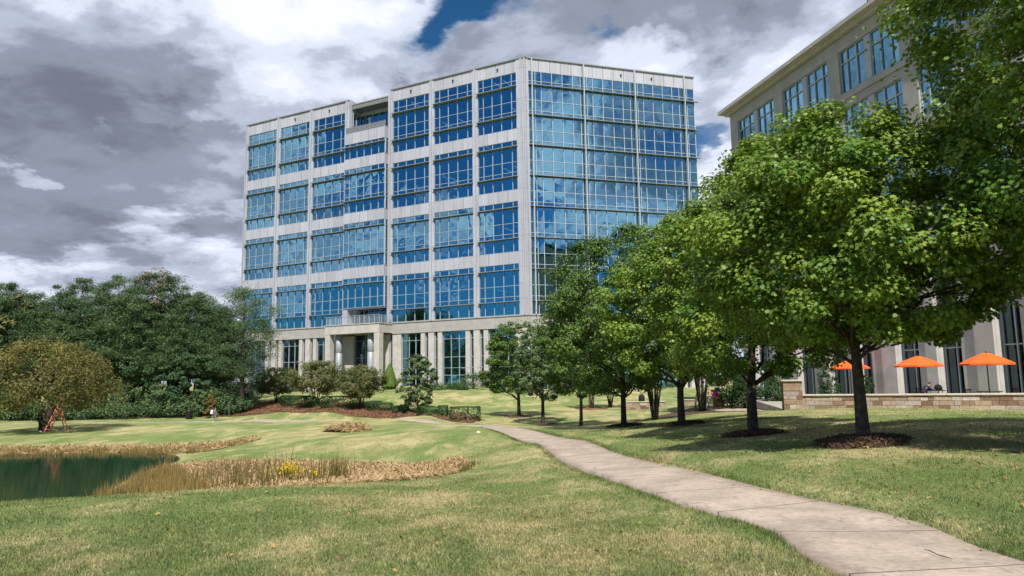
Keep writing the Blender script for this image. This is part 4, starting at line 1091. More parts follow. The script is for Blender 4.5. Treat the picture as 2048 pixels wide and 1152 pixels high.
def willow(px, py, D, H, Rr):
    rg = np.random.default_rng(31); p = on(px, py, D); P0 = np.array(p)
    t = thing('willow_tree', p, 'dome shaped olive brown weeping tree at the pond bank with a red ladder under it', 'tree')
    tk = MB()
    tk.tube([P0 + np.array(q) for q in ((0, 0, -.1), (0.1, 0, .5), (0.35, 0.05, 1.6), (0.3, .1, 2.6), (.2, .1, 3.8))], [.36, .28, .24, .18, .06], 12)
    C = crown_points(rg, 210, 1.9, H, Rr, 0.30, lobes=0.16, shell=0.75)
    for i in range(30):
        c = C[i]; tk.tube([P0 + z for z in limb_pts(rg, (.33, .05, 1.7 + 1.2 * rg.random()), c * np.array([.9, .9, .98]), 5, .15)], [.1, .08, .05, .03, .01], 6)
    tk.build('trunk', 'bark', t, True)
    P, N = clump_leaves(rg, C, rg.uniform(.5, .95, 210), 95, 0.9, 0.2, 0.5, 0.7)
    s = rg.uniform(0, 1, len(P)) ** 2; P[:, 2] -= s * 0.9 * np.clip(np.hypot(P[:, 0], P[:, 1]) / Rr, 0, 1)
    P[:, 2] = np.maximum(P[:, 2], 1.25 + 0.4 * rg.random(len(P)) + 0.9 * (np.hypot(P[:, 0], P[:, 1]) < 1.3))
    tint = np.clip(np.repeat(rg.normal(0.45, 0.2, 210), 95) + 0.12 * (P[:, 2] - 3) / 2 + rg.normal(0, .14, len(P)), 0, 1)
    poly_mesh('crown', leaf_verts(P, N, rg.uniform(.14, .30, len(P)), OVAL * np.array([0.6, 1, 1]), rg) + P0, 4, tint, 'leaf_willow', t)
willow(88, 863, 52, 6.2, 4.4)

def shrub(name, px, py, D, rx, ry, H, label, seed, mat='leaf_wood', cat='shrub', group=None, shape='dome', n=2600, leaf=0.15, tintc=0.4, loc=None, rz=0.0):
    rg = np.random.default_rng(seed); p = loc if loc is not None else on(px, py, D); P0 = np.array(p)
    if shape == 'box':
        u = rg.uniform(-1, 1, (n, 3)); f = rg.integers(0, 3, n); f = np.where(rg.random(n) < .35, 2, f); s = np.where(rg.random(n) < .5, 1, -1)
        u[np.arange(n), f] = np.where(f == 2, 1, s) * rg.uniform(0.86, 1.02, n)
        l = np.linalg.norm(u * np.array([1, 1, .9]), axis=1); k = np.where(l > 1.3, 1.3 / l, 1); u *= k[:, None]
        P = u * np.array([rx, ry, H / 2]) + np.array([0, 0, H / 2]); N = u ** 3 + unit(rg.normal(size=(n, 3))) * 0.6 + np.array([0, 0, 0.2])
    elif shape == 'cone':
        h = 1 - np.sqrt(rg.uniform(0, 1, n)) ; a = rg.uniform(0, 6.283, n); r = np.minimum((1 - h) ** 0.75, 0.55 + 2 * h) * (1 + .10 * np.sin(5 * a + 9 * h)) * rg.uniform(.82, 1.03, n)
        P = np.stack([r * rx * np.cos(a), r * ry * np.sin(a), h * H], 1); N = np.stack([np.cos(a), np.sin(a), np.full(n, .5)], 1) + unit(rg.normal(size=(n, 3))) * .6
    else:
        nc = max(14, n // 60); C = crown_points(rg, nc, H * 0.12, H * 0.9, 1.0, 0.35, lobes=0.3) * np.array([rx * .85, ry * .85, 1])
        P, N = clump_leaves(rg, C, rg.uniform(.75, 1.2, nc) * max(rx, ry) * .30, 60, 0.75, 0.4, 0.6, 0.6); P[:, 2] = np.maximum(P[:, 2], 0.03)
    c_, s_ = math.cos(rz), math.sin(rz); P = np.stack([P[:, 0] * c_ - P[:, 1] * s_, P[:, 0] * s_ + P[:, 1] * c_, P[:, 2]], 1); N = np.stack([N[:, 0] * c_ - N[:, 1] * s_, N[:, 0] * s_ + N[:, 1] * c_, N[:, 2]], 1)
    if loc is None: P[:, 2] += gz(P[:, 0] + P0[0], P[:, 1] + P0[1]) - P0[2]
    tint = np.clip(rg.normal(tintc, .2, len(P)) + 0.25 * vnoise(P[:, 0] + P0[0], P[:, 2] * 1.4 + P[:, 1], 2.2, seed), 0, 1)
    t = thing(name, tuple(p), label, cat, group)
    poly_mesh('foliage', leaf_verts(P, N, rg.uniform(.7, 1.3, len(P)) * leaf, OVAL, rg) + P0, 4, tint, mat, t)
    st = MB()
    for k in range(5):
        a = rg.uniform(0, 6.28); st.tube([P0 + np.array([.05 * math.cos(a), .05 * math.sin(a), -.08]), P0 + np.array([rx * .3 * math.cos(a), ry * .3 * math.sin(a), H * .6])], [.04, .012], 6)
    st.build('stem', 'bark', t, True)
    return t
HX = R(0)
def hedge(x0, x1, y, D0, D1, H, th, label, seed):
    a = np.array(on(x0, y, D0)); b = np.array(on(x1, y, D1)); c = (a + b) / 2; L = np.linalg.norm(b[:2] - a[:2])
    shrub('hedge', 0, 0, 0, L / 2, th / 2, H, label, seed, 'leaf_hedge', 'hedge', 'clipped hedges in the mulch bed', 'box', int(2200 * max(1, L / 2.5)), 0.13, 0.42,
          loc=(c[0], c[1], float(gz(c[0], c[1])) - 0.05), rz=math.atan2(b[1] - a[1], b[0] - a[0]))
hedge(566, 627, 814, 86, 83, 1.25, 1.6, 'long clipped hedge between the left and the tallest crape myrtle', 201)
hedge(645, 716, 817, 80, 76.5, 1.25, 1.6, 'long clipped hedge between the tallest and the right hand crape myrtle', 202)
hedge(734, 785, 820, 75, 71, 0.8, 1.3, 'low clipped hedge under the right hand crape myrtle', 203)
hedge(786, 799, 825, 70, 69, 0.7, 1.0, 'smallest clipped bush, left of the bushy grey green tree', 204)
hedge(801, 816, 823, 69, 68, 0.75, 1.0, 'small clipped bush touching the bushy grey green tree', 205)
hedge(843, 872, 831, 64, 62.5, 1.0, 1.3, 'rounded clipped hedge just right of the bushy grey green tree', 206)
hedge(875, 896, 833, 62, 61, 0.95, 1.2, 'narrow clipped bush beside the long end hedge', 207)
hedge(899, 961, 841, 58.5, 56.5, 1.15, 1.4, 'square cut hedge at the right end of the mulch bed near the path', 208)
shrub('evergreen_cone', 779, 779, 92, 1.2, 1.2, 3.5, 'bright green cone shaped evergreen beside the portico', 211, 'leaf_bright', 'shrub', None, 'cone', 5200, 0.17)
for i, (px, py, D, rx, h, lab) in enumerate([(946, 778, 92, 1.7, 2.2, 'rounded dark shrub against the ground floor windows'), (917, 779, 92.5, 1.3, 0.8, 'low shrub under the ground floor window'),
        (870, 779, 94, 2.2, 0.6, 'low clipped edging plant along the base of the glass building'), (675, 783, 106, 2.2, 1.6, 'dark shrub beside the left portico column'), (520, 796, 100, 2.6, 2.2, 'dark shrub below the bare trunked pine')]):
    shrub('shrub', px, py, D, rx, rx * .7, h, lab, 215 + i, 'leaf_hedge', n=1800, leaf=.16)
gsh = 'mixed dark shrubs along the front edge of the wood'
for i, (px, py, D, rx, h) in enumerate([(215, 838, 84, 3.2, 2.6), (265, 836, 84, 3.0, 3.6), (310, 835, 85, 2.8, 3.2), (345, 834, 85, 2.6, 3.4), (385, 833, 86, 2.6, 3.0), (420, 832, 87, 2.4, 3.6), (455, 830, 88, 2.4, 2.8), (485, 822, 90, 2.2, 2.6), (165, 839, 84, 2.8, 2.2), (110, 841, 82, 2.6, 2.4), (20, 841, 82, 3.0, 2.6), (60, 841, 84, 2.4, 2.2)]):
    shrub('shrub', px, py, D, rx, rx * .8, h, 'dark green shrub along the foot of the wood behind the far path', 230 + i, 'leaf_wood', 'shrub', gsh, n=3000, leaf=.22, tintc=rnd.uniform(.2, .6))
shrub('shrub', 421, 786, 88.5, 0.9, 0.7, 3.0, 'small orange autumn bush at the foot of the yellow green pine', 245, 'leaf_autumn', n=500, leaf=.18)
shrub('evergreen_shrub', 1462, 816, 52, 1.4, 1.4, 2.9, 'tall dark conifer right of the colourful play set', 250, 'leaf_hedge', n=4200, leaf=.13, tintc=.1)
shrub('evergreen_shrub', 1490, 816, 47, 1.0, 1.0, 2.6, 'dark conifer hidden behind the second nearest maple trunk', 251, 'leaf_hedge', n=3000, leaf=.13, tintc=.1)
shrub('evergreen_shrub', 1549, 815, 39, 1.15, 1.0, 2.3, 'dense dark green shrub just left of the stone pier', 252, 'leaf_hedge', n=4200, leaf=.11, tintc=.3)
shrub('evergreen_shrub', 1518, 814, 43, 0.9, 0.9, 1.5, 'low dark shrub below the white lamp post', 253, 'leaf_hedge', n=2400, leaf=.11, tintc=.25)
shrub('evergreen_shrub', 1660, 792, 45, 0.75, 0.7, 2.4, 'rounded holly on the terrace left of the nearest thick trunk', 254, 'leaf_hedge', n=3000, leaf=.10, tintc=.3, loc=(*at(1660, 792, 45)[:2], 0.0))
shrub('evergreen_shrub', 1739, 792, 42.5, 0.55, 0.6, 2.2, 'narrow holly on the terrace right of the nearest thick trunk', 255, 'leaf_hedge', n=2400, leaf=.10, tintc=.3, loc=(*at(1729, 792, 44)[:2], 0.0))
for i, px in enumerate((1285, 1320, 1355, 1392, 1425)):
    shrub('hedge', px, 772, 108, 2.2, 1.2, 1.6, 'far dark hedge along the top of the lawn behind the maples', 260 + i, 'leaf_wood', 'hedge', 'far hedges at the top of the lawn', n=1400, leaf=.25)

# ------------------------------------------------------------------ ground cover
def blades(name, P, h, w, lean, mat, rg, tint, kind='stuff', k=3):
    n = len(P); a = rg.uniform(0, 6.283, n); T = np.stack([np.cos(a), np.sin(a), np.zeros(n)], 1)
    B = np.stack([rg.normal(0, 1, n) * lean, rg.normal(0, 1, n) * lean, np.ones(n)], 1); B = unit(B)
    V = P[:, None, :] + T[:, None, :] * (BLADE[None, :, 0:1] * np.asarray(w).reshape(-1, 1, 1)) + B[:, None, :] * (BLADE[None, :, 1:2] * np.asarray(h).reshape(-1, 1, 1))
    o = poly_mesh(name, V, 3, tint, mat); o['kind'] = kind
    return o
rg = np.random.default_rng(77)
n = 420000                                # mown grass: dense near, thinning with distance
Dg = 1 / rg.uniform(1 / 34, 1 / 4.6, n); ang = rg.uniform(-0.78, 0.78, n)
gx_ = Dg * np.tan(ang); gy_ = Dg
ok = (path_dist(gx_, gy_) > PHW + 0.02) & (gx_ < 30) & (gz(gx_, gy_) > WATER_Z + 0.15)
for c in ((7.03, 15), (7.1, 22), (11.2, 11.9)): ok &= np.hypot(gx_ - c[0], gy_ - c[1]) > 0.8
gx_, gy_, Dg = gx_[ok], gy_[ok], Dg[ok]
P = np.stack([gx_, gy_, gz(gx_, gy_) - 0.005], 1)
blades('grass', P, rg.uniform(.02, .06, len(P)) * (1 + .5 * vnoise(gx_, gy_, 1.7, 33)), 0.006 + 0.0008 * Dg, 0.6, 'grass_blade', rg, rg.uniform(0, 1, len(P)))
# tufts along the path's edges
k = rg.integers(0, len(PATH) - 1, 60000); k = k[PATH[k, 1] < 40]; sd = np.where(rg.random(len(k)) < .5, 1, -1); off = PHW + np.abs(rg.normal(0.02, .10, len(k)))
q = PATH[k] + nrm[k] * (sd * off)[:, None] + d[k] * rg.uniform(-.2, .2, (len(k), 1))
blades('edge_grass', np.stack([q[:, 0], q[:, 1], gz(q[:, 0], q[:, 1]) - .01], 1), rg.uniform(.05, .10, len(k)), 0.008 + .0008 * q[:, 1], .5, 'grass_blade', rg, rg.uniform(0, .8, len(k)))
def scatter(poly, n, rg):
    poly = np.array([p[:2] for p in poly]); lo, hi = poly.min(0), poly.max(0); o = np.zeros((0, 2))
    while len(o) < n:
        q = rg.uniform(lo, hi, (n * 2, 2)); o = np.vstack([o, q[inside(poly, q[:, 0], q[:, 1])]])
    return o[:n]
def strew(name, poly, n, L, mat, rg, lift=.02, tilt=.35, aspect=.10, dome=None):
    q = scatter(poly, n, rg); z = gz(q[:, 0], q[:, 1]) + lift
    if dome is not None:
        p_ = np.array([p[:2] for p in poly]); c = p_.mean(0); r = np.abs(p_ - c).max(0)
        z += dome * np.clip(1 - ((q[:, 0] - c[0]) / r[0]) ** 2 - ((q[:, 1] - c[1]) / r[1]) ** 2, 0, 1)
    N = np.array([0, 0, 1.0]) + rg.normal(0, tilt, (n, 3))
    V = leaf_verts(np.stack([q[:, 0], q[:, 1], z], 1), N, rg.uniform(.6, 1.4, n) * L, NEEDLE * np.array([aspect / .12, 1, 1]), rg)
    o = poly_mesh(name, V, 4, rg.uniform(0, 1, n), mat); o['kind'] = 'stuff'
    return o
ditch = [at(255, 975, 25.5), at(330, 938, 31), at(450, 925, 30), at(640, 926, 29), at(800, 931, 27.5), at(925, 934, 25.5), at(940, 944, 23), at(900, 957, 21), at(760, 965, 20), at(600, 972, 19.5), at(420, 980, 19.5)]
tag(drape('straw_bed', ditch, 'straw_bed', 0.25, 0.012), kind='structure')
strew('straw_litter', ditch, 30000, 0.26, 'straw', rg, .05, .4, .07)
mound = [at(645, 862, 43), at(670, 853, 45), at(705, 849, 45.5), at(735, 854, 44), at(744, 862, 42), at(700, 866, 41)]
tag(drape('straw_mound', mound, 'straw_bed', 0.2, 0.012, 0.02, 0.15, 0.26), kind='structure')
strew('straw_litter', mound, 2600, 0.34, 'straw', rg, .05, .45, .08, 0.26)
bank = [at(0, 893, 42.5), at(250, 889, 43), at(430, 885, 42.6), at(520, 879.5, 43), at(515, 884, 41.5), at(440, 899, 39), at(380, 905, 39), at(250, 904, 40.2), at(0, 904, 40.6), (-45, 41), (-45, 43.5)]
tag(drape('bank_straw', bank, 'straw_bed', 0.3, 0.03), kind='structure')
strew('straw_litter', bank, 5000, 0.32, 'straw', rg, .06, .5, .09)
def reeds(poly, n, h0, h1, rg, name='reeds', clump=26, mat='reed', tc=.5):
    c = scatter(poly, max(6, n // clump), rg); q = np.repeat(c, clump, 0) + rg.normal(0, .16, (len(c) * clump, 2))
    hh = np.repeat(rg.uniform(h0, h1, len(c)), clump) * rg.uniform(.5, 1.15, len(q)); z = np.maximum(gz(q[:, 0], q[:, 1]), WATER_Z - .1) - .03
    t_ = np.clip(np.repeat(rg.normal(tc, .22, len(c)), clump) + rg.normal(0, .15, len(q)), 0, 1)
    return blades(name, np.stack([q[:, 0], q[:, 1], z], 1), hh, rg.uniform(.02, .045, len(q)), .16, mat, rg, t_)
reeds([at(0, 895, 41.6), at(250, 892, 41.6), at(430, 890, 40.6), at(500, 884, 41.5), at(440, 900, 38.6), at(380, 908, 38.4), at(250, 908, 39.3), at(0, 909, 39.6), (-45, 39.6), (-45, 41.6)], 8000, .2, .48, rg, tc=.55)
reeds([at(255, 978, 25), at(262, 960, 27), at(330, 938, 30), at(360, 950, 26), at(420, 978, 20), at(330, 985, 19)], 4200, .25, .6, rg, tc=.62)
reeds([at(380, 955, 25), at(450, 940, 27), at(560, 938, 27), at(640, 945, 26), at(690, 960, 21.5), at(560, 973, 19.5), at(420, 980, 19.5)], 620, .35, 1.0, rg, clump=7, tc=.15)
reeds([at(660, 952, 23), at(680, 945, 25), at(695, 956, 22.5)], 110, .7, 1.0, rg, clump=10, tc=.2)
reeds([at(200, 990, 18), at(240, 986, 18), at(243, 992, 17.4), at(205, 996, 17.2)], 420, .35, .6, rg, tc=.6)
reeds([at(905, 948, 23), at(935, 941, 24), at(945, 945, 23), at(915, 955, 21)], 420, .12, .28, rg, tc=.1)
def flowers(px, py, D, n, r, h, label):
    p = on(px, py, D); P0 = np.array(p); rg = np.random.default_rng(int(px))
    t = thing('wildflower', p, label, 'flowers')
    q = rg.normal(0, r * .55, (n, 2)); hh = rg.uniform(.55, 1.0, n) * h
    st = MB()
    for i in range(min(n, 40)): st.tube([P0 + np.array([q[i, 0] * .5, q[i, 1] * .5, -.05]), P0 + np.array([q[i, 0], q[i, 1], hh[i]])], [.008, .005], 4)
    st.build('stem', 'leaf_hedge', t)
    m = 9; C = np.repeat(np.stack([q[:, 0], q[:, 1], hh], 1), m, 0) + rg.normal(0, .05, (n * m, 3))
    poly_mesh('blossom', leaf_verts(C, unit(rg.normal(size=(n * m, 3))) + np.array([0, -.3, .6]), rg.uniform(.04, .08, n * m), OVAL, rg) + P0, 4, rg.uniform(0, 1, n * m), 'flower', t)
flowers(578, 966, 20.5, 34, .30, .55, 'large clump of yellow wildflowers among the reeds')
flowers(627, 968, 20, 9, .12, .40, 'small yellow flower spray right of the large yellow clump')
# mulch rings under the maples, fallen leaves, pine straw
for i, (px, py, D, r) in enumerate([(1722, 885, 15, 0.95), (1505, 870, 22, 0.9), (1365, 850, 30, 0.9), (1250, 853, 40, .9), (1163, 852, 48, 1.0), (1085, 848, 55, 1.0), (1037, 833, 62, 1.2), (1183, 818, 76, 1.6), (0, 0, 0, 1.3)]):
    c = on(px, py, D) if D else (11.2, 11.9)
    poly = [(c[0] + r * math.cos(a), c[1] + r * math.sin(a)) for a in np.linspace(0, 2 * math.pi, 20, endpoint=False)]
    tag(drape('mulch_ring', poly, 'mulch_red' if D > 70 else 'mulch_dark', 0.10 if D < 31 else .2, 0.012, .03, .22, .07), kind='structure')
    if D < 45: strew('mulch_litter', poly, 1500, .10, 'bark_bits', rg, .06, .5, .15, .09)
bed2 = [at(1250, 846, 43), at(1320, 838, 48), at(1400, 830, 52), at(1480, 822, 48), at(1540, 818, 42), at(1470, 818, 52), at(1400, 818, 58), at(1320, 826, 54), at(1250, 838, 48)]
tag(drape('mulch_bed', bed2, 'mulch_dark', .25, .02), kind='structure')
tag(drape('far_walk', [at(1420, 816, 58), at(1500, 813, 50), at(1568, 812, 42), at(1568, 816, 38), at(1500, 817, 46), at(1420, 819, 54)], 'concrete', .3, .03, 0, .0), kind='structure')
strew('pine_straw', bed, 16000, .30, 'pine_straw', rg, .09, .3, .12)
lawnp = [(-3, 5.5), (3, 5.5), (10, 9), (16, 22), (12, 34), (4, 40), (-8, 16)]
q = scatter(lawnp, 900, rg); q = np.vstack([q, scatter([(2.5, 8), (9, 8), (13, 20), (9, 30), (4, 30)], 900, rg)])
z = gz(q[:, 0], q[:, 1]) + .035
o = poly_mesh('fallen_leaves', leaf_verts(np.stack([q[:, 0], q[:, 1], z], 1), np.array([0, 0, 1.]) + rg.normal(0, .4, (len(q), 3)), rg.uniform(.04, .085, len(q)), OVAL, rg), 4, rg.uniform(0, 1, len(q)), 'fallen'); o['kind'] = 'stuff'

# ------------------------------------------------------------------ terrace furniture
def parasol(px, D, label, half=1.4, rot=0.35):
    p = at(px, 783, D); x, y = p[0], p[1]; z = 0.0
    t = thing('parasol', (x, y, z), label, 'parasol', 'orange parasols on the terrace')
    m = MB(); m.lathe((x, y, 0), [(.33, 0), (.33, .05), (.05, .09), (.05, .35), (.04, .36)], 20); m.build('base', 'black_metal', t, True)
    m = MB(); m.lathe((x, y, 0), [(.026, .36), (.026, 2.60), (.012, 2.70)], 12); m.build('pole', 'black_metal', t, True)
    n = 8; zr, za = 2.10, 2.62; c = MB(); V = [np.array([x, y, za])]; F = []
    rings = [(0.18, za - .05), (0.6, za - .26), (1.0, zr)]
    for (f, zz_) in rings:
        for k in range(n):
            a = rot + 2 * math.pi * k / n
            V.append(np.array([x + half * f * math.cos(a), y + half * f * math.sin(a), zz_]))
            a2 = a + math.pi / n; r2 = half * f * math.cos(math.pi / n) * .985
            V.append(np.array([x + r2 * math.cos(a2), y + r2 * math.sin(a2), zz_ - .012]))
    for k in range(n):
        a = rot + 2 * math.pi * k / n; V.append(np.array([x + half * 1.0 * math.cos(a), y + half * math.sin(a), zr - .09]))
        a2 = a + math.pi / n; r2 = half * math.cos(math.pi / n) * .985; V.append(np.array([x + r2 * math.cos(a2), y + r2 * math.sin(a2), zr - .09]))
    N2 = 2 * n
    for k in range(N2):
        k2 = (k + 1) % N2; F.append([0, 1 + k, 1 + k2])
        for r in range(3): F.append([1 + r * N2 + k, 1 + (r + 1) * N2 + k, 1 + (r + 1) * N2 + k2, 1 + r * N2 + k2])
    c.V = V; c.F = F; c.T = [.5] * len(V); co = c.build('canopy', 'orange_cloth', t)
    sd_ = co.modifiers.new('thickness', 'SOLIDIFY'); sd_.thickness = 0.006
    rb = MB()
    for k in range(n):
        a = rot + 2 * math.pi * k / n; e_ = np.array([math.cos(a), math.sin(a), 0])
        rb.tube([np.array([x, y, za - .08]), np.array([x, y, zr - .03]) + e_ * half * .97], .009, 5)
        rb.tube([np.array([x, y, za - .62]), np.array([x, y, za - .30]) + e_ * half * .5], .007, 5)
    rb.build('rib', 'black_metal', t)
    m = MB(); m.lathe((x, y, 0), [(.03, za - .01), (.045, za + .02), (.02, za + .07), (.005, za + .09)], 12); m.build('finial', 'black_metal', t, True)
    return x, y
u1 = parasol(1979, 36.0, 'orange parasol nearest the right edge above a black table', 1.19)
u2 = parasol(1841, 40.5, 'orange parasol in the middle, over the seated person', 1.22, .2)
u3 = parasol(1703, 49.0, 'orange parasol furthest left, half hidden by the thick maple trunk', 1.24, .3)
def cafe_table(x, y, label, r=.55):
    t = thing('cafe_table', (x, y, 0), label, 'table', 'black tables under the parasols')
    m = MB(); m.lathe((x, y, 0), [(r - .02, .700), (r, .705), (r, .73), (r - .02, .735)], 28); m.build('tabletop', 'black_metal', t, True)
    for k in range(4):
        a = .6 + k * math.pi / 2; q = MB(); e_ = np.array([math.cos(a), math.sin(a), 0]); c = np.array([x, y, 0])
        q.tube([c + e_ * r * .85, c + e_ * r * .6 + np.array([0, 0, .35]), c + e_ * r * .8 + np.array([0, 0, .70])], .016, 8); q.build('leg', 'black_metal', t, True)
def cafe_chair(x, y, rz, label):
    t = thing('cafe_chair', (x, y, 0), label, 'chair', 'black chairs round the terrace tables')
    c, s = math.cos(rz), math.sin(rz); T = lambda a, b, z: np.array([x + a * c - b * s, y + a * s + b * c, z])
    f = Frame((x, y), 0); f.dv = np.array([c, s, 0]); f.n = np.array([-s, c, 0])
    m = MB(f); m.box(-.23, .23, -.22, .22, .43, .46); m.build('seat', 'black_metal', t, bevel=.01)
    m = MB(f)
    for k in range(5): a = -.2 + k * .1; m.box(a - .015, a + .015, -.235, -.221, .47, .82)
    m.box(-.24, .24, -.24, -.215, .821, .87); m.build('backrest', 'black_metal', t)
    for a in (-.21, .21):
        for b in (-.21, .21): q = MB(); q.tube([T(a, b, 0), T(a * .95, b * .95, .43)], .014, 8); q.build('leg', 'black_metal', t, True)
cafe_table(u1[0] + .0, u1[1] - .02, 'black round table under the right hand orange parasol')
cafe_table(u2[0] + .45, u2[1] - .55, 'black round table where the person in navy sits')
cafe_chair(u1[0] - 1.0, u1[1] - .2, -1.4, 'black slatted chair left of the right hand parasol table')
cafe_chair(u1[0] + 1.0, u1[1] - .1, 1.5, 'black slatted chair right of the right hand parasol table')

# ------------------------------------------------------------------ people: one skinned body, clothing as children
def skin_mesh(name, J, chains, mat, parent, sub=1, root=None):
    names = []; E_ = set()
    for ch in chains:
        for a in ch:
            if a not in names: names.append(a)
        for a, b in zip(ch, ch[1:]): E_.add((names.index(a), names.index(b)))
    me = bpy.data.meshes.new(name)
    og = origin_of(parent)
    me.from_pydata([tuple(np.array(J[a][0]) - og) for a in names], [tuple(e_) for e_ in E_], [])
    o = link(name, me, mat, parent)
    sk = o.modifiers.new('skin', 'SKIN'); sk.use_smooth_shade = True
    if not me.skin_vertices: o.data.update()
    for i, a in enumerate(names):
        sv = me.skin_vertices[0].data[i]; r = J[a][1]; sv.radius = (r, r) if not hasattr(r, '__len__') else r
        sv.use_root = (a == (root or names[0]))
    ss = o.modifiers.new('smooth', 'SUBSURF'); ss.levels = sub; ss.render_levels = sub
    return o
def person(loc, rz, scale, label, pose, top, bottom, shoe, hair='hair_dark'):
    t = thing('person', loc, label, 'person')
    c, s = math.cos(rz), math.sin(rz)
    def W_(p): return np.array([loc[0] + scale * (p[0] * c - p[1] * s), loc[1] + scale * (p[0] * s + p[1] * c), loc[2] + scale * p[2]])
    J = {}
    def put(k, p, r): J[k] = (W_(p), r * scale)
    pj = dict(pelvis=(0, 0, .95), spine=(0, .01, 1.12), chest=(0, .02, 1.32), neck=(0, .03, 1.47), head0=(0, .045, 1.56), head1=(0, .05, 1.66), crown=(0, .04, 1.72))
    pj.update(pose)
    rad = dict(pelvis=.135, spine=.125, chest=.145, neck=.052, head0=.068, head1=.088, crown=.055)
    for k, r in rad.items(): put(k, pj[k], r)
    h0, h1 = np.array(pj['head0']), np.array(pj['head1']); fd = np.array(pj.get('face', (0, 1, 0)), float); fd /= np.linalg.norm(fd)
    put('nose', (h0 + h1) / 2 + fd * .105, .012); put('chin', h0 + fd * .055, .035)
    for sd, q in ((1, 'R'), (-1, 'L')):
        put('ear' + q, (h0 + h1) / 2 + np.array([sd * .088, 0, 0]), .012)
        put('sh' + q, np.array(pj['chest']) + np.array([sd * .185, 0, .07]), .062)
        el_, wr, hip, kn, an = (pj[k + q] for k in ('el', 'wr', 'hip', 'kn', 'an'))
        put('el' + q, el_, .045); put('wr' + q, wr, .030)
        put('hip' + q, hip, .095); put('kn' + q, kn, .062); put('an' + q, an, .042)
        fwd_ = np.array(pj.get('foot' + q, (0, 1, 0)), float); fwd_ /= np.linalg.norm(fwd_)
        put('ball' + q, np.array(an) + fwd_ * .13 + np.array([0, 0, -.055]), .036); put('toe' + q, np.array(an) + fwd_ * .19 + np.array([0, 0, -.062]), .026)
        hd = np.array(wr) - np.array(el_); hd /= np.linalg.norm(hd); sdv = np.cross(hd, (0, 0, 1.0) if abs(hd[2]) < .8 else (0, 1.0, 0)); sdv /= np.linalg.norm(sdv); nv = np.cross(hd, sdv)
        pm_ = np.array(wr) + hd * .055; put('palm' + q, pm_, .030)
        for fi, (of, ln) in enumerate(((-.030, .070), (-.010, .082), (.010, .078), (.028, .060))):
            b0 = pm_ + hd * .035 + sdv * of
            put(f'f{fi}a' + q, b0, .010); put(f'f{fi}b' + q, b0 + hd * ln * .55 + nv * .010, .009); put(f'f{fi}c' + q, b0 + hd * ln * .85 + nv * .034, .007)
        b0 = pm_ - hd * .02 - sdv * .03; put('t0' + q, b0, .012); put('t1' + q, b0 - sdv * .03 + hd * .03 + nv * .01, .010); put('t2' + q, b0 - sdv * .035 + hd * .06 + nv * .02, .008)
    ch = [['pelvis', 'spine', 'chest', 'neck', 'head0', 'head1', 'crown'], ['head0', 'nose'], ['head0', 'chin']]
    for q in 'RL':
        ch += [['head1', 'ear' + q], ['chest', 'sh' + q, 'el' + q, 'wr' + q, 'palm' + q], ['pelvis', 'hip' + q, 'kn' + q, 'an' + q, 'ball' + q, 'toe' + q], ['palm' + q, 't0' + q, 't1' + q, 't2' + q]]
        for fi in range(4): ch.append(['palm' + q, f'f{fi}a' + q, f'f{fi}b' + q, f'f{fi}c' + q])
    skin_mesh('body', J, ch, 'skin', t)
    def grown(keys, k): return {a: (J[a][0], J[a][1] * k + .008) for a in keys}
    tk_ = ['pelvis', 'spine', 'chest', 'shR', 'elR', 'wrR', 'shL', 'elL', 'wrL']
    G = grown(tk_, 1.22); G['neck0'] = ((J['chest'][0] + J['neck'][0]) / 2, .075 * scale)
    skin_mesh('jacket', G, [['pelvis', 'spine', 'chest', 'neck0'], ['chest', 'shR', 'elR', 'wrR'], ['chest', 'shL', 'elL', 'wrL']], top, t)
    G = grown(['pelvis', 'hipR', 'knR', 'anR', 'hipL', 'knL', 'anL'], 1.16)
    skin_mesh('trousers', G, [['pelvis', 'hipR', 'knR', 'anR'], ['pelvis', 'hipL', 'knL', 'anL']], bottom, t)
    for q in 'RL':
        G = grown(['an' + q, 'ball' + q, 'toe' + q], 1.15); G['an' + q] = (J['an' + q][0] + np.array([0, 0, -.03 * scale]), J['an' + q][1] * 1.1)
        skin_mesh('shoe', G, [['an' + q, 'ball' + q, 'toe' + q]], shoe, t)
    hb = np.array(pj['head1']) - fd * .022 + np.array([0, 0, .018]); J['hair0'] = (W_(hb), .098 * scale); J['hair1'] = (W_(hb + np.array([0, 0, .055]) - fd * .01), .078 * scale); J['hair2'] = (W_(hb - fd * .035 - np.array([0, 0, .08])), .060 * scale)
    skin_mesh('hair', J, [['hair2', 'hair0', 'hair1']], hair, t)
    ey = MB()
    for sd in (-1, 1):
        e_ = (h0 + h1) / 2 + np.array([0, 0, .03]) + fd * .088 + np.array([sd * .032, 0, 0])
        w_ = W_(e_); ey.lathe(w_, [(.002, -.009), (.009, -.004), (.009, .004), (.002, .009)], 8)
    ey.build('eyes', 'black_cloth', t)
    return t
p = on(78, 864, 51.6)
person(p, R(-70), 1.0, 'person in black with white shoes reaching up beside the red ladder', dict(elR=(.30, .22, 1.52), wrR=(.26, .34, 1.76), elL=(-.28, .25, 1.45), wrL=(-.2, .42, 1.62), hipR=(.09, 0, .90), knR=(.11, .05, .49), anR=(.11, 0, .09), hipL=(-.09, 0, .90), knL=(-.12, .01, .49), anL=(-.14, -.06, .09)), 'black_cloth', 'black_cloth', 'white_cloth')
p = on(429, 843, 83.5)
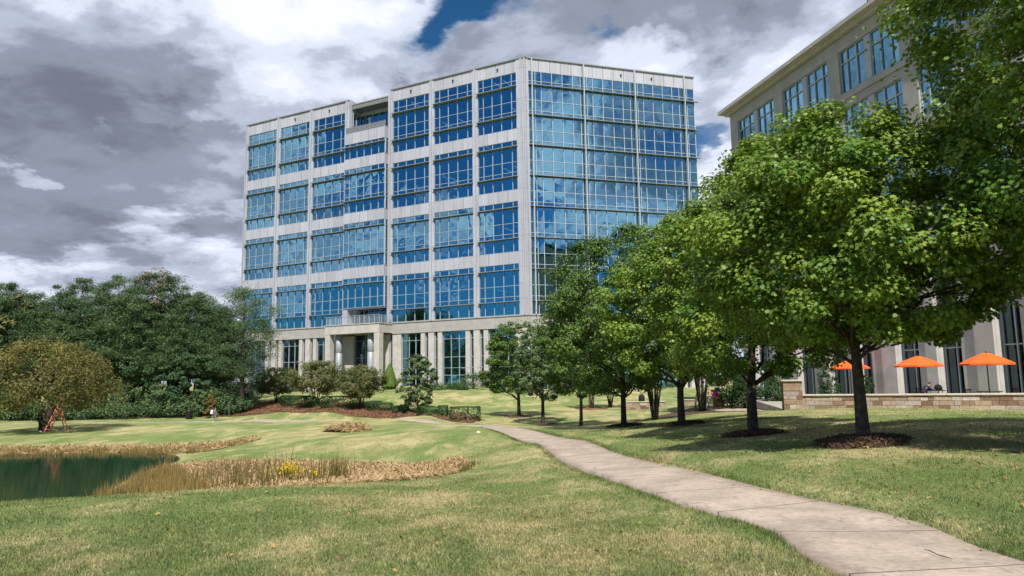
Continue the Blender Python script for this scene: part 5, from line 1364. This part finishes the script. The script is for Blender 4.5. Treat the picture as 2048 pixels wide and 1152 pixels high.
person(p, R(-90), .95, 'person in grey walking to the right along the far path with a white pack', dict(elR=(.24, -.10, 1.14), wrR=(.23, .06, .93), elL=(-.24, .08, 1.14), wrL=(-.22, .26, .98), hipR=(.09, 0, .90), knR=(.10, .20, .52), anR=(.10, .32, .11), hipL=(-.09, 0, .90), knL=(-.10, .0, .50), anL=(-.10, -.30, .13)), 'grey_cloth', 'grey_cloth', 'white_cloth')
bp = thing('backpack', (p[0] - .22, p[1], p[2] + 1.0), 'white backpack worn by the walker in grey on the far path', 'backpack')
m = MB(); m.box(p[0] - .43, p[0] - .19, p[1] - .17, p[1] + .17, p[2] + .92, p[2] + 1.40); m.build('bag', 'white_cloth', bp, bevel=.06)
m = MB(); m.box(p[0] - .49, p[0] - .43, p[1] - .13, p[1] + .13, p[2] + .95, p[2] + 1.15); m.build('pocket', 'white_cloth', bp, bevel=.03)
px_, py_ = u2[0] - .15, u2[1] - .6
person((px_, py_, 0), R(-90), 1.0, 'person in navy bending over the terrace table under the middle parasol', dict(pelvis=(0, -.1, .52), spine=(0, .0, .68), chest=(0, .16, .86), neck=(0, .27, .97), head0=(0, .33, 1.02), head1=(0, .39, 1.09), crown=(0, .41, 1.13), face=(0, .8, -.5),
    elR=(.27, .30, .74), wrR=(.14, .48, .775), elL=(-.27, .30, .74), wrL=(-.14, .48, .775), hipR=(.10, -.06, .50), knR=(.12, .36, .47), anR=(.12, .34, .09), hipL=(-.10, -.06, .50), knL=(-.12, .36, .47), anL=(-.12, .30, .09)), 'navy_cloth', 'black_cloth', 'black_cloth')
cafe_chair(px_ - .12, py_, R(-90), 'black slatted chair the person in navy sits on')
bg = thing('backpack', (u2[0] + .55, u2[1] - .75, .735), 'black backpack lying on the table next to the seated person', 'bag')
m = MB(); bx_, by_ = u2[0] + .62, u2[1] - .65; m.lathe((bx_, by_, .735), [(.18, 0), (.21, .05), (.20, .18), (.14, .27), (.04, .31)], 18); m.build('bag', 'black_cloth', bg, True)
m = MB(); m.tube([np.array([bx_ + .06 * math.cos(a), by_, .735 + .30 + .05 * math.sin(a)]) for a in np.linspace(0, math.pi, 7)], .012, 6); m.build('handle', 'black_cloth', bg, True)

# ------------------------------------------------------------------ ladders, lawn things
p = on(88, 864, 51.4); q = thing('ladder', p, 'red extension ladder leaning into the olive weeping tree', 'ladder')
b0 = np.array(p); top = b0 + np.array([.85, .75, 2.75]); sv = np.array([.42, -.12, 0])
for k in (0, 1):
    m = MB(); m.tube([b0 + sv * k, top + sv * k * .9], .045, 6); m.build('rail', 'red_paint', q)
for i in range(9):
    f = .06 + i * .105; a = b0 + (top - b0) * f; m = MB(); m.tube([a, a + sv * (1 - .1 * f)], .028, 6); m.build('rung', 'red_paint', q)
p = on(112, 862, 52.5); q = thing('stepladder', p, 'orange stepladder standing on the right of the weeping tree trunk', 'stepladder')
b0 = np.array(p); ap = b0 + np.array([-.05, .1, 2.0])
F0 = [b0 + np.array([-.55, -.3, 0]), b0 + np.array([-.15, -.42, 0])]; B0 = [b0 + np.array([.45, .35, 0]), b0 + np.array([.75, .2, 0])]; A0 = [ap + np.array([-.15, 0, 0]), ap + np.array([.12, -.03, 0])]
for k in (0, 1):
    for s_, nm in ((F0, 'front_rail'), (B0, 'rear_rail')): m = MB(); m.tube([s_[k], A0[k]], .03, 6); m.build(nm, 'orange_paint', q)
for i in range(6):
    f = .12 + i * .15
    m = MB(); m.tube([F0[0] * (1 - f) + A0[0] * f, F0[1] * (1 - f) + A0[1] * f], .024, 6); m.build('step', 'orange_paint', q)
    m = MB(); m.tube([B0[0] * (1 - f) + A0[0] * f, B0[1] * (1 - f) + A0[1] * f], .018, 6); m.build('brace', 'orange_paint', q)
m = MB(); m.box(ap[0] - .22, ap[0] + .2, ap[1] - .12, ap[1] + .1, ap[2] + .0, ap[2] + .05); m.build('top_cap', 'orange_paint', q)

p = on(378, 838, 84.5); t_ = thing('litter_bin', p, 'black round litter bin beside the far path left of the walker', 'bin')
m = MB(); m.lathe(p, [(.34, 0), (.38, .05), (.42, .8), (.44, .84), (.40, .86)], 20); m.build('body', 'black_metal', t_, True)
m = MB(); m.lathe(p, [(.43, .87), (.40, .98), (.25, 1.10), (.05, 1.14)], 20); m.build('lid', 'black_metal', t_, True)
def post(name, px, py, D, h, r, label, cat, mat, head=None):
    p = on(px, py, D); t = thing(name, p, label, cat)
    m = MB(); m.lathe(p, [(r * 1.6, -.05), (r * 1.6, .04), (r, .06), (r, h)], 12); m.build('pole', mat, t, True)
    m = MB()
    if head == 'cap': m.lathe(p, [(r * 1.25, h + .002), (r * 1.3, h + .10), (r * .6, h + .14)], 12)
    else: m.box(p[0] - .13, p[0] + .13, p[1] - .03, p[1] + .03, h + p[2] + .001, h + p[2] + .34)
    m.build('head', mat, t)
post('signpost', 457, 834, 84, 1.5, .03, 'thin dark post by the far path right of the walker', 'post', 'dark_grey', 'plate')
post('bollard', 936, 842, 56.2, 0.95, .06, 'grey bollard in front of the square cut end hedge', 'bollard', 'post_grey', 'cap')
post('stake', 833, 830, 62.5, 0.7, .035, 'pale short stake under the bushy grey green tree', 'stake', 'post_grey', 'cap')
p = on(1529, 815, 41.5); t_ = thing('lamp_post', p, 'slim white lamp post among the dark shrubs left of the stone pier', 'lamp')
m = MB(); m.lathe(p, [(.06, -.1), (.06, .1), (.035, .12), (.035, 2.3)], 12); m.build('pole', 'alu', t_, True)
m = MB(); m.lathe(p, [(.05, 2.301), (.16, 2.33), (.19, 2.44), (.10, 2.52), (.02, 2.54)], 16); m.build('head', 'alu', t_, True)
p = on(957, 866, 40); t_ = MB(); r_ = random.Random(4)
t_.lathe(p, [(.06, -.02), (.085, .02), (.07, .055), (.02, .07)], 9)
for i, v_ in enumerate(t_.V): t_.V[i] = v_ + np.array([r_.uniform(-.015, .015), r_.uniform(-.015, .015), r_.uniform(-.02, .02)])
tag(t_.build('rock', 'rock_white'), 'small pale rock on the grass beside the far bend of the path', 'rock')
a = at(1848, 1097, 7.1); b = at(1905, 1132, 6.7); t_ = MB(); zz_ = float(bil(ZSM, a[0], a[1])) * 1.0 + .01
t_.tube([np.array([a[0] + (b[0] - a[0]) * f + .012 * math.sin(9 * f), a[1] + (b[1] - a[1]) * f, zz_ + .004]) for f in np.linspace(0, 1, 7)], [.003, .005, .005, .004, .005, .004, .002], 6)
tag(t_.build('twig', 'bark'), 'thin dark twig lying on the concrete path', 'twig')
# something dark on the grey wall, and the play set
p = at(1284, 806, 69.2); zt = float(gz(*lw1[:2])) + .80
bk = thing('backpack', (p[0], p[1] + .1, zt), 'small black bag standing on the short grey stone wall', 'bag')
m = MB(); m.lathe((p[0], p[1] + .12, zt), [(.26, 0), (.30, .08), (.30, .42), (.24, .58), (.08, .66)], 16); m.build('bag', 'black_cloth', bk, True)
m = MB(); m.tube([np.array([p[0] + .09 * math.cos(a_), p[1] + .12, zt + .64 + .08 * math.sin(a_)]) for a_ in np.linspace(0, math.pi, 7)], .016, 6); m.build('handle', 'black_cloth', bk, True)
p = on(1422, 816, 63.5); t_ = thing('play_set', p, 'colourful play set with pink, blue and orange panels behind the multi-stemmed tree', 'play set')
x, y, z = p
m = MB(); m.tube([np.array([x - 1.15 + 1.2 * (1 - math.cos(a_ / 2.2)) * 1.1, y, z + 2.1 * math.sin(a_ / 2)]) for a_ in np.linspace(0, 2.9, 9)], .055, 8); m.build('arch', 'play_wood', t_, True)
m = MB(); m.tube([np.array([x - 1.0 + 1.2 * (1 - math.cos(a_ / 2.2)) * 1.1, y + .8, z + 2.1 * math.sin(a_ / 2)]) for a_ in np.linspace(0, 2.9, 9)], .055, 8); m.build('arch', 'play_wood', t_, True)
for (x0, x1, y0, y1, z0, z1, mt, nm) in ((.0, .55, -.25, -.17, .85, 1.4, 'play_pink', 'panel'), (.3, .75, -.16, -.08, 1.2, 1.55, 'play_blue', 'panel'), (.1, .95, -.3, -.2, .05, .75, 'play_orange', 'panel'), (.55, 1.2, -.15, -.05, .5, 1.05, 'play_red', 'panel'), (-1.1, -.45, -.5, -.1, .0, .28, 'play_cyan', 'tray'), (-.2, 1.3, -.0, .9, .75, .82, 'play_wood', 'deck')):
    m = MB(); m.box(x + x0, x + x1, y + y0, y + y1, z + z0, z + z1); m.build(nm, mt, t_, bevel=.03)
for (a_, b_) in ((-.15, .05), (1.25, .05), (-.15, .85), (1.25, .85)): m = MB(); m.tube([np.array([x + a_, y + b_, z - .1]), np.array([x + a_, y + b_, z + 1.7])], .05, 8); m.build('post', 'play_wood', t_, True)
